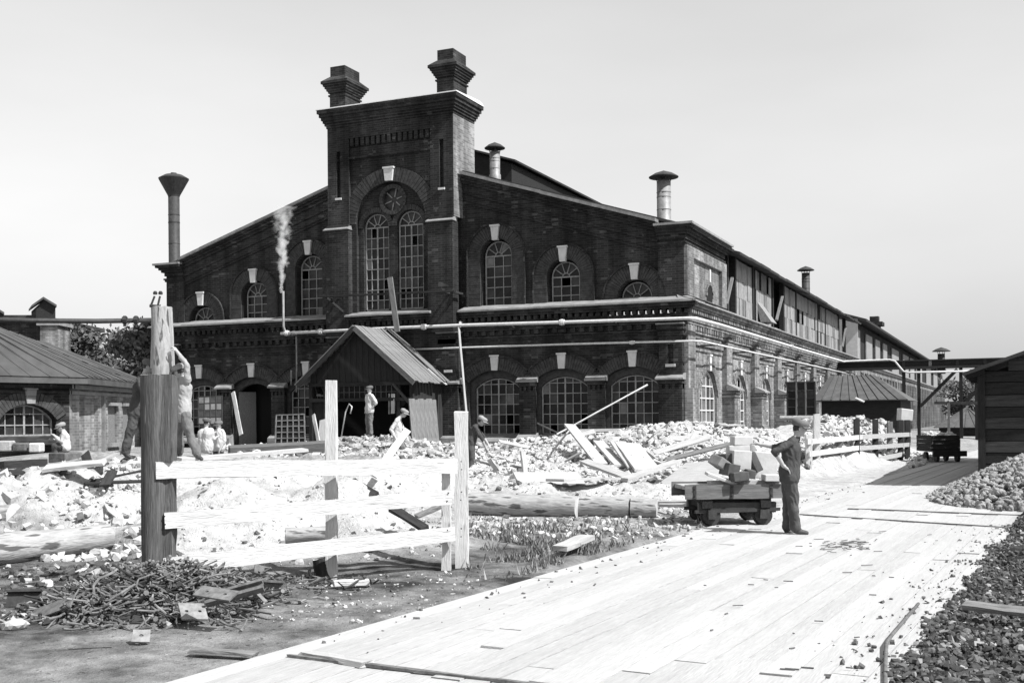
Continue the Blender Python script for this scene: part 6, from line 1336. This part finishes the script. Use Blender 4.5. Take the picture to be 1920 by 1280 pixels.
    # hands: palm and five fingers
    for k in 'LR':
        e, w_ = J['el' + k], J['wr' + k]; d = J.get('hd' + k, (w_ - e)); d = Vector(d).normalized(); side_ = d.cross(UP); side_ = (side_ if side_.length > .2 else d.cross(VD)).normalized(); nrm_ = side_.cross(d).normalized(); body.cur = 2; sg = 1 if k == 'L' else -1
        P = lambda x, y, z: w_ + (d * x + side_ * y + nrm_ * z) * s
        pm = MB(); capsule(pm, P(-.01, 0, 0), P(.02, 0, 0), .027 * s, .03 * s, 8); capsule(pm, P(.02, .018, 0), P(.075, .024, 0), .02 * s, .018 * s, 8); capsule(pm, P(.02, -.018, 0), P(.075, -.022, 0), .02 * s, .018 * s, 8); capsule(pm, P(.03, 0, 0), P(.08, 0, 0), .021 * s, .019 * s, 8)
        curl = .5 if hands == 'relaxed' else 1.1
        for i, (yy, ln) in enumerate(((.031, .07), (.011, .08), (-.010, .075), (-.030, .06))):
            p0 = P(.085, yy, 0); a1 = curl * .5; p1 = p0 + (d * math.cos(a1) - nrm_ * math.sin(a1)) * ln * .5 * s; a2 = curl * 1.3; p2 = p1 + (d * math.cos(a2) - nrm_ * math.sin(a2)) * ln * .5 * s
            capsule(pm, p0, p1, .0095 * s, .009 * s, 6); capsule(pm, p1, p2, .009 * s, .0075 * s, 6)
        t0 = P(.02, .036 * sg, -.004); t1 = P(.055, .06 * sg, -.014); t2 = P(.085, .062 * sg, -.028); capsule(pm, t0, t1, .013 * s, .011 * s, 6); capsule(pm, t1, t2, .011 * s, .009 * s, 6); body.add(pm.v, pm.f)
    foot = min(J['anL'].z, J['anR'].z) - .075
    root = thing('person', label, 'person', (pe.x, pe.y, foot), group=group)
    bo = body.build('body', None, root, mats=[mats['shirt'], mats['trousers'], 'skin', 'leather', 'hair']); bo.data.shade_smooth()
    if cap:
        c = MB(); top = hc + u * .035 * s; prof = [(.098, -.005), (.112, .03), (.112, .062), (.085, .092), (.04, .102), (0, .103)]; n = 20; vs = []
        for r_, z in prof:
            for k in range(n):
                a = 2 * math.pi * k / n; fr = 1.12 if math.cos(a) > 0 else 1.0; vs.append(top + (f * (r_ * 1.1 * fr * math.cos(a)) + l * (r_ * .98 * math.sin(a)) + u * (z - .012 * math.cos(a))) * s)
        c.add(vs, [(i * n + k, i * n + (k + 1) % n, (i + 1) * n + (k + 1) % n, (i + 1) * n + k) for i in range(len(prof) - 1) for k in range(n)])
        br_ = [top + (f * .1 * math.cos(t) * r_ + f * (.045 * (r_ > 1.1) * math.cos(t)) + l * .092 * math.sin(t) * r_ + u * (-.004 - .02 * (r_ > 1.1))) * s for r_ in (1.0, 1.45) for t in [(-1.25 + 2.5 * i / 10) for i in range(11)]]
        c.add([b_ for b_ in br_] + [b_ - u * .006 for b_ in br_], [(i, i + 1, 12 + i, 11 + i) for i in range(10)] + [(33 + i, 34 + i, 23 + i, 22 + i) for i in range(10)] + [(11 + i, 12 + i, 34 + i, 33 + i) for i in range(10)])
        co = c.build('cap', cap, root); co.data.shade_smooth()
    return root
def JJ(d, **k):
    out = {}
    for n, v in k.items(): out[n] = PD(v[0], v[1], d + (v[2] if len(v) > 2 else 0))
    return out
# man by the trolley
J = JJ(16.3, head=(1499, 803), neck=(1494, 822), shR=(1484, 829, -.17), shL=(1488, 829, .17), elR=(1453, 846, -.24), wrR=(1468, 872, -.2), elL=(1456, 838, .25), wrL=(1428, 833, .3), hipR=(1479, 893, -.09), hipL=(1480, 893, .09), knR=(1487, 938, -.1), knL=(1478, 940, .1), anR=(1492, 990, -.1), anL=(1475, 990, .1), toR=(1512, 996, -.12), toL=(1487, 999, .04))
J['hdR'] = PD(1480, 882, 16.1) - PD(1468, 872, 16.1); J['hdL'] = PD(1415, 830, 16.62) - PD(1428, 833, 16.6)
person('man in dark tunic and flat cap leaning on the loaded trolley', J, RD - VD * .15, -.05, dict(shirt='cloth_dark', trousers='cloth_dark2'), 'cap_mid', 'short', voxel=.011, seed=2, wide=1.12)
# two workers raising the pole
J = JJ(20.1, head=(336, 697), neck=(343, 708), shR=(352, 713, -.14), shL=(337, 716, .16), elR=(351, 684, -.2), wrR=(331, 658, -.1), elL=(322, 716, .2), wrL=(308, 700, .12), hipR=(347, 778, -.09), hipL=(338, 778, .09), knR=(356, 813, -.12), knL=(334, 815, .14), anR=(370, 851, -.12), anL=(337, 849, .18), toR=(378, 858, -.2), toL=(325, 856, .2))
person('worker in pale shirt and cap reaching up to the raised pole', J, -RD + VD * .35, .25, dict(shirt='cloth_pale', trousers='cloth_mid'), 'cap_pale', 'mid', seed=5, hands='grip')
J = JJ(20.4, head=(278, 688), neck=(270, 704), shR=(262, 712, -.17), shL=(268, 712, .17), elR=(268, 734, -.3), wrR=(285, 706, -.15), elL=(282, 726, .3), wrL=(296, 700, .15), hipR=(254, 776, -.09), hipL=(258, 776, .09), knR=(243, 812, -.1), knL=(275, 818, .1), anR=(235, 848, -.1), anL=(281, 850, .1), toR=(246, 856, -.12), toL=(294, 856, .1))
person('worker in dark clothes half hidden behind the thick timber post', J, RD, .2, dict(shirt='cloth_dark', trousers='cloth_dark2'), 'cap_dark', 'long', seed=6, hands='grip')
def stander(px, ytop, yhip, d, face_r, label, mats, cap, seed, lean=0, sleeves='short', arms='down', w_=1.0):
    """standing figure: head top at ytop, crotch at yhip (photo pixels) at depth d; legs of natural length below"""
    ppm = FPX / d; fv = (RD * face_r[0] + VD * face_r[1]).normalized(); lt = Vector((fv.y, -fv.x, 0))   # lt = right hand side
    hip = PD(px - lean, yhip - 4, d); top = PD(px, ytop, d); T = (top.z - hip.z); nk = hip.lerp(top, .70); sh = hip.lerp(top, .62)
    J = dict(head=hip.lerp(top, .86), neck=nk, shR=sh + lt * .18, shL=sh - lt * .18, hipR=hip + lt * .09, hipL=hip - lt * .09)
    if arms == 'down': J.update(elR=sh + lt * .24 - UP * .28 - fv * .03, elL=sh - lt * .24 - UP * .28 - fv * .03, wrR=sh + lt * .22 - UP * .5 + fv * .1, wrL=sh - lt * .22 - UP * .5 + fv * .1)
    elif arms == 'pocket': J.update(elR=sh + lt * .3 - UP * .26 - fv * .1, elL=sh - lt * .3 - UP * .26 - fv * .1, wrR=sh + lt * .18 - UP * .47 + fv * .04, wrL=sh - lt * .18 - UP * .47 + fv * .04)
    else: J.update(elR=sh + lt * .22 - UP * .26 + fv * .06, elL=sh - lt * .22 - UP * .26 + fv * .06, wrR=sh + lt * .12 - UP * .2 + fv * .28, wrL=sh - lt * .1 - UP * .22 + fv * .28)
    for k, q in (('R', 1), ('L', -1)):
        J['kn' + k] = hip + lt * .1 * q - UP * .4 + fv * .03; J['an' + k] = hip + lt * .11 * q - UP * .78; J['to' + k] = J['an' + k] + fv * .15 - UP * .045
    return person(label, J, fv, 0, mats, cap, sleeves, voxel=.016, seed=seed, wide=w_)
stander(388, 785, 843, 31.5, (.5, .8), 'left of the two men in white shirts, seen from behind', dict(shirt='cloth_white', trousers='cloth_dark2'), 'cap_dark', 11, lean=3, arms='front', w_=1.3)
stander(410, 791, 841, 33.0, (-.6, -.7), 'right of the two men in white shirts, facing the camera', dict(shirt='cloth_white', trousers='cloth_dark2'), 'cap_mid', 12, arms='down', w_=1.25)
stander(693, 724, 774, 38.6, (-.8, -.5), 'man in white shirt standing on the heap before the porch', dict(shirt='cloth_white', trousers='cloth_mid'), 'cap_dark', 13, arms='pocket')
# bending man right of the fence
J = JJ(28.6, head=(903, 790), neck=(896, 796), shR=(891, 801, -.17), shL=(892, 801, .17), elR=(903, 822, -.2), wrR=(911, 840, -.1), elL=(906, 818, .2), wrL=(916, 834, .1), hipR=(882, 832, -.09), hipL=(883, 832, .09), knR=(886, 855, -.12), knL=(879, 855, .12), anR=(882, 876, -.14), anL=(876, 875, .16), toR=(892, 881, -.14), toL=(886, 879, .16))
person('worker bending forward over the rubble beside the right fence post', J, RD - UP * .35 - VD * .1, -.3, dict(shirt='cloth_dark', trousers='cloth_dark2'), 'cap_pale', 'short', voxel=.016, seed=7, hands='grip')
# crouching man
J = JJ(33.0, head=(757, 775), neck=(750, 782), shR=(745, 788, -.17), shL=(747, 787, .17), elR=(733, 806, -.25), wrR=(742, 822, -.25), elL=(758, 806, .2), wrL=(764, 822, .1), hipR=(744, 826, -.09), hipL=(747, 826, .09), knR=(756, 840, -.14), knL=(760, 840, .14), anR=(747, 860, -.12), anL=(750, 860, .14), toR=(756, 865, -.14), toL=(760, 865, .14))
person('worker in pale shirt stooping before the porch side boards', J, RD - VD * .3 - UP * .2, -.15, dict(shirt='cloth_white', trousers='cloth_mid'), 'cap_pale', 'long', voxel=.016, seed=8)
# seated man at the left
J = JJ(29.0, head=(115, 802), neck=(119, 809), shR=(121, 813, .17), shL=(120, 813, -.17), elR=(116, 828, .2), wrR=(104, 824, .1), elL=(115, 827, -.2), wrL=(103, 817, -.1), hipR=(123, 838, .09), hipL=(123, 838, -.09), knR=(103, 836, .12), knL=(104, 838, -.12), anR=(105, 862, .12), anL=(106, 862, -.12), toR=(95, 867, .12), toL=(96, 867, -.12))
person('man in white shirt sitting before the workshop window', J, -RD - VD * .2, -.1, dict(shirt='cloth_white', trousers='cloth_dark2'), 'cap_pale', 'long', voxel=.016, seed=9)
q = MB(); c = PD(123, 850, 29); q.box(c.x - .3, c.x + .3, c.y - .3, c.y + .3, c.z - .6, PD(123, 846, 29).z - .02); o = q.build('stone_block', 'rubble_dark', bevel=.03); tag(o, 'dark block the man at the left sits on', 'block')
for i, (x0, x1, y0, y1, m, lab) in enumerate(((-10, 20, 826, 846, 'lime_b', 'pale block at the left edge before the workshop'), (53, 75, 830, 848, 'lime', 'white block before the workshop window'), (22, 48, 830, 846, 'rubble_dark', 'dark block between the two pale ones before the workshop'))):
    a, b = PD(x0, y1, 27.5), PD(x1, y0, 27.5); q = MB(); q.hexa([a, a + RD * (x1 - x0) / FPX * 27.5, a + RD * (x1 - x0) / FPX * 27.5 + VD * .3, a + VD * .3] + [v + UP * (b.z - a.z) for v in (a, a + RD * (x1 - x0) / FPX * 27.5, a + RD * (x1 - x0) / FPX * 27.5 + VD * .3, a + VD * .3)]); o = q.build('masonry_block', m, bevel=.03); tag(o, lab, 'block')

# ------------------------------------------------------------------ trees
def tree(label, base, h, crown, nleaf, seed, leafs=.12, m='leaf', gaps=.5, group='trees behind the workshop'):
    rr = random.Random(seed); b = Vector(base); t = thing('leafy_tree', label, 'tree', b, group=group); tr = MB(); pts = [b, b + Vector((.05, 0, h * .3)), b + Vector((.1, .05, h * .6)), b + Vector((0, 0, h * .92))]; tr.path(pts, [h * .028, h * .022, h * .014, h * .004], 9); tips = []
    for i in range(16):
        f = rr.uniform(.3, .9); p = b + UP * h * f; a = rr.uniform(0, 6.28); ln = crown * rr.uniform(.5, 1.0) * (1.1 - abs(f - .55)); e = p + Vector((math.cos(a) * ln, math.sin(a) * ln, ln * rr.uniform(.2, .7))); tr.path([p, p.lerp(e, .5) + UP * ln * .08, e], [h * .012, h * .008, h * .003], 6)
        for k in range(5): tips.append(p.lerp(e, rr.uniform(.45, 1.1)) + Vector((rr.gauss(0, .25), rr.gauss(0, .25), rr.gauss(0, .2))) * crown * .4)
    for k in range(8): tips.append(b + UP * h * rr.uniform(.8, 1.0) + Vector((rr.gauss(0, .2), rr.gauss(0, .2), 0)) * crown)
    tr.build('trunk', 'bark', t, smooth=True); cr_ = MB()
    for i in range(nleaf):
        c = rr.choice(tips); rad = crown * .26; p = c + Vector((rr.gauss(0, 1), rr.gauss(0, 1), rr.gauss(0, .8))) * rad * .6; s = leafs * rr.uniform(.6, 1.4); u = Vector((rr.uniform(-1, 1), rr.uniform(-1, 1), rr.uniform(-1, 1))).normalized(); v = u.orthogonal().normalized(); cr_.cur = 0 if rr.random() < .7 else 1
        cr_.add([p - u * s, p + v * s * .45, p + u * s, p - v * s * .45], [(0, 1, 2, 3)])
    cr_.build('crown', None, t, mats=[m, 'leaf_pale'])
p = PD(258, 830, 52); tree('tallest leafy tree with gaps in its crown, next to the raised pole', (p.x, p.y, .5), 5.6, 1.7, 5200, 1, .14)
p = PD(292, 830, 56); tree('leafy tree half hidden behind the raised pole', (p.x, p.y, .5), 5.9, 1.5, 3500, 2, .15)
p = PD(205, 830, 60); tree('lower round tree just right of the blurred dense one', (p.x, p.y, .3), 4.8, 1.7, 5000, 3, .13)
p = PD(174, 830, 66); tree('small tree between the dense tree and the low round one', (p.x, p.y, .3), 5.6, 1.6, 4500, 4, .13)
p = PD(135, 830, 58); tree('dense dark tree behind the workshop roof ridge', (p.x, p.y, .3), 6.2, 1.7, 9000, 5, .13)
p = PD(1812, 800, 120); tree('tree seen in the gap under the overhead bridge, nearer the road', (p.x, p.y, 0), 5.0, 2.6, 3500, 6, .22, group='far trees under the bridge')
p = PD(1842, 800, 140); tree('far tree half hidden by the timber shed', (p.x, p.y, 0), 6.2, 3.0, 3500, 7, .25, group='far trees under the bridge')

# ------------------------------------------------------------------ grass
rr = random.Random(5); q = MB(); gp = []
while len(gp) < 2200:
    x, y = rr.gauss(1010, 75), rr.gauss(1030, 24)
    if rr.random() < .25: x, y = rr.uniform(880, 1320), rr.uniform(975, 1040)
    if y < 965 or y > 1085 or x < 870: continue
    p = PZ(x, y, .02)
    if p.x > roadL(p.y) - .12 or noise.noise(p * 1.6) < .02: continue
    gp.append(p)
Zg = ground_field(np.array([p.x for p in gp]), np.array([p.y for p in gp]))[:, 0]
for p, z in zip(gp, Zg):
    a = rr.uniform(0, 6.28); h_ = .03 + .11 * rr.random() ** 2 * (1 + .6 * max(0, noise.noise(p * 2.5))); w_ = rr.uniform(.006, .014); dx, dy = math.cos(a), math.sin(a); le = rr.uniform(.2, .9) * h_; b = Vector((p.x, p.y, z)); q.cur = 0 if rr.random() < .6 else 1
    q.add([b + Vector((-dy * w_, dx * w_, 0)), b + Vector((dy * w_, -dx * w_, 0)), b + Vector((dx * le * .5 + dy * w_ * .7, dy * le * .5 - dx * w_ * .7, h_ * .65)), b + Vector((dx * le, dy * le, h_)), b + Vector((dx * le * .5 - dy * w_ * .7, dy * le * .5 + dx * w_ * .7, h_ * .65))], [(0, 1, 2, 3, 4)])
o = q.build('weeds', None, mats=['grass', 'grass_pale']); tag(o, 'low weeds growing between the fence and the road', 'weeds', kind='stuff')

# ------------------------------------------------------------------ steam
st0, st1 = PY(527, 549, 37.6), PY(533, 386, 37.6); q = MB(); q.path([st0, st0.lerp(st1, .3), st0.lerp(st1, .7), st1], [.16, .34, .6, .75], 16)
sm = bpy.data.materials.new('steam'); sm.use_nodes = True; n = sm.node_tree; n.nodes.clear(); L = n.links.new; out = n.nodes.new('ShaderNodeOutputMaterial'); pv = n.nodes.new('ShaderNodeVolumePrincipled'); L(pv.outputs[0], out.inputs['Volume']); pv.inputs['Color'].default_value = (1, 1, 1, 1); pv.inputs['Anisotropy'].default_value = .2
def mth(op, a, b=None, c=None):
    m_ = n.nodes.new('ShaderNodeMath'); m_.operation = op
    for i, v in enumerate((a, b, c)):
        if v is None: continue
        if isinstance(v, (int, float)): m_.inputs[i].default_value = v
        else: L(v, m_.inputs[i])
    return m_.outputs[0]
g = n.nodes.new('ShaderNodeNewGeometry'); sx_ = n.nodes.new('ShaderNodeSeparateXYZ'); L(g.outputs['Position'], sx_.inputs[0])
def nse(sc, det, dist, off):
    mp = n.nodes.new('ShaderNodeMapping'); mp.inputs['Location'].default_value = off; L(g.outputs['Position'], mp.inputs[0]); q_ = n.nodes.new('ShaderNodeTexNoise'); q_.inputs['Scale'].default_value = sc; q_.inputs['Detail'].default_value = det; q_.inputs['Distortion'].default_value = dist; L(mp.outputs[0], q_.inputs[0]); return q_.outputs[0]
hgt = mth('SUBTRACT', sx_.outputs[2], st0.z); tt = mth('DIVIDE', hgt, st1.z - st0.z)
wob = mth('MULTIPLY', mth('SUBTRACT', nse(1.1, 2, 0, (0, 0, 0)), .5), mth('MULTIPLY', tt, 1.1))
dx = mth('SUBTRACT', mth('SUBTRACT', sx_.outputs[0], mth('MULTIPLY_ADD', tt, st1.x - st0.x, st0.x)), wob); dy = mth('SUBTRACT', sx_.outputs[1], 37.6)
rad = mth('SQRT', mth('ADD', mth('MULTIPLY', dx, dx), mth('MULTIPLY', dy, dy))); rr_ = mth('DIVIDE', rad, mth('MULTIPLY_ADD', tt, .34, .07))
core = mth('SUBTRACT', mth('MULTIPLY_ADD', nse(4.2, 6, .5, (3, 1, 0)), 1.9, -.42), mth('MULTIPLY', rr_, .62))
fade = mth('MULTIPLY', mth('MAXIMUM', core, 0.0), mth('MAXIMUM', mth('SUBTRACT', 1.12, mth('POWER', mth('MAXIMUM', tt, 0.001), 1.6)), 0.0))
L(mth('MULTIPLY', fade, 14.0), pv.inputs['Density'])
so_ = q.build('steam', sm); tag(so_, 'wisp of white steam rising from the vent pipe on the left gable', 'steam', kind='stuff')
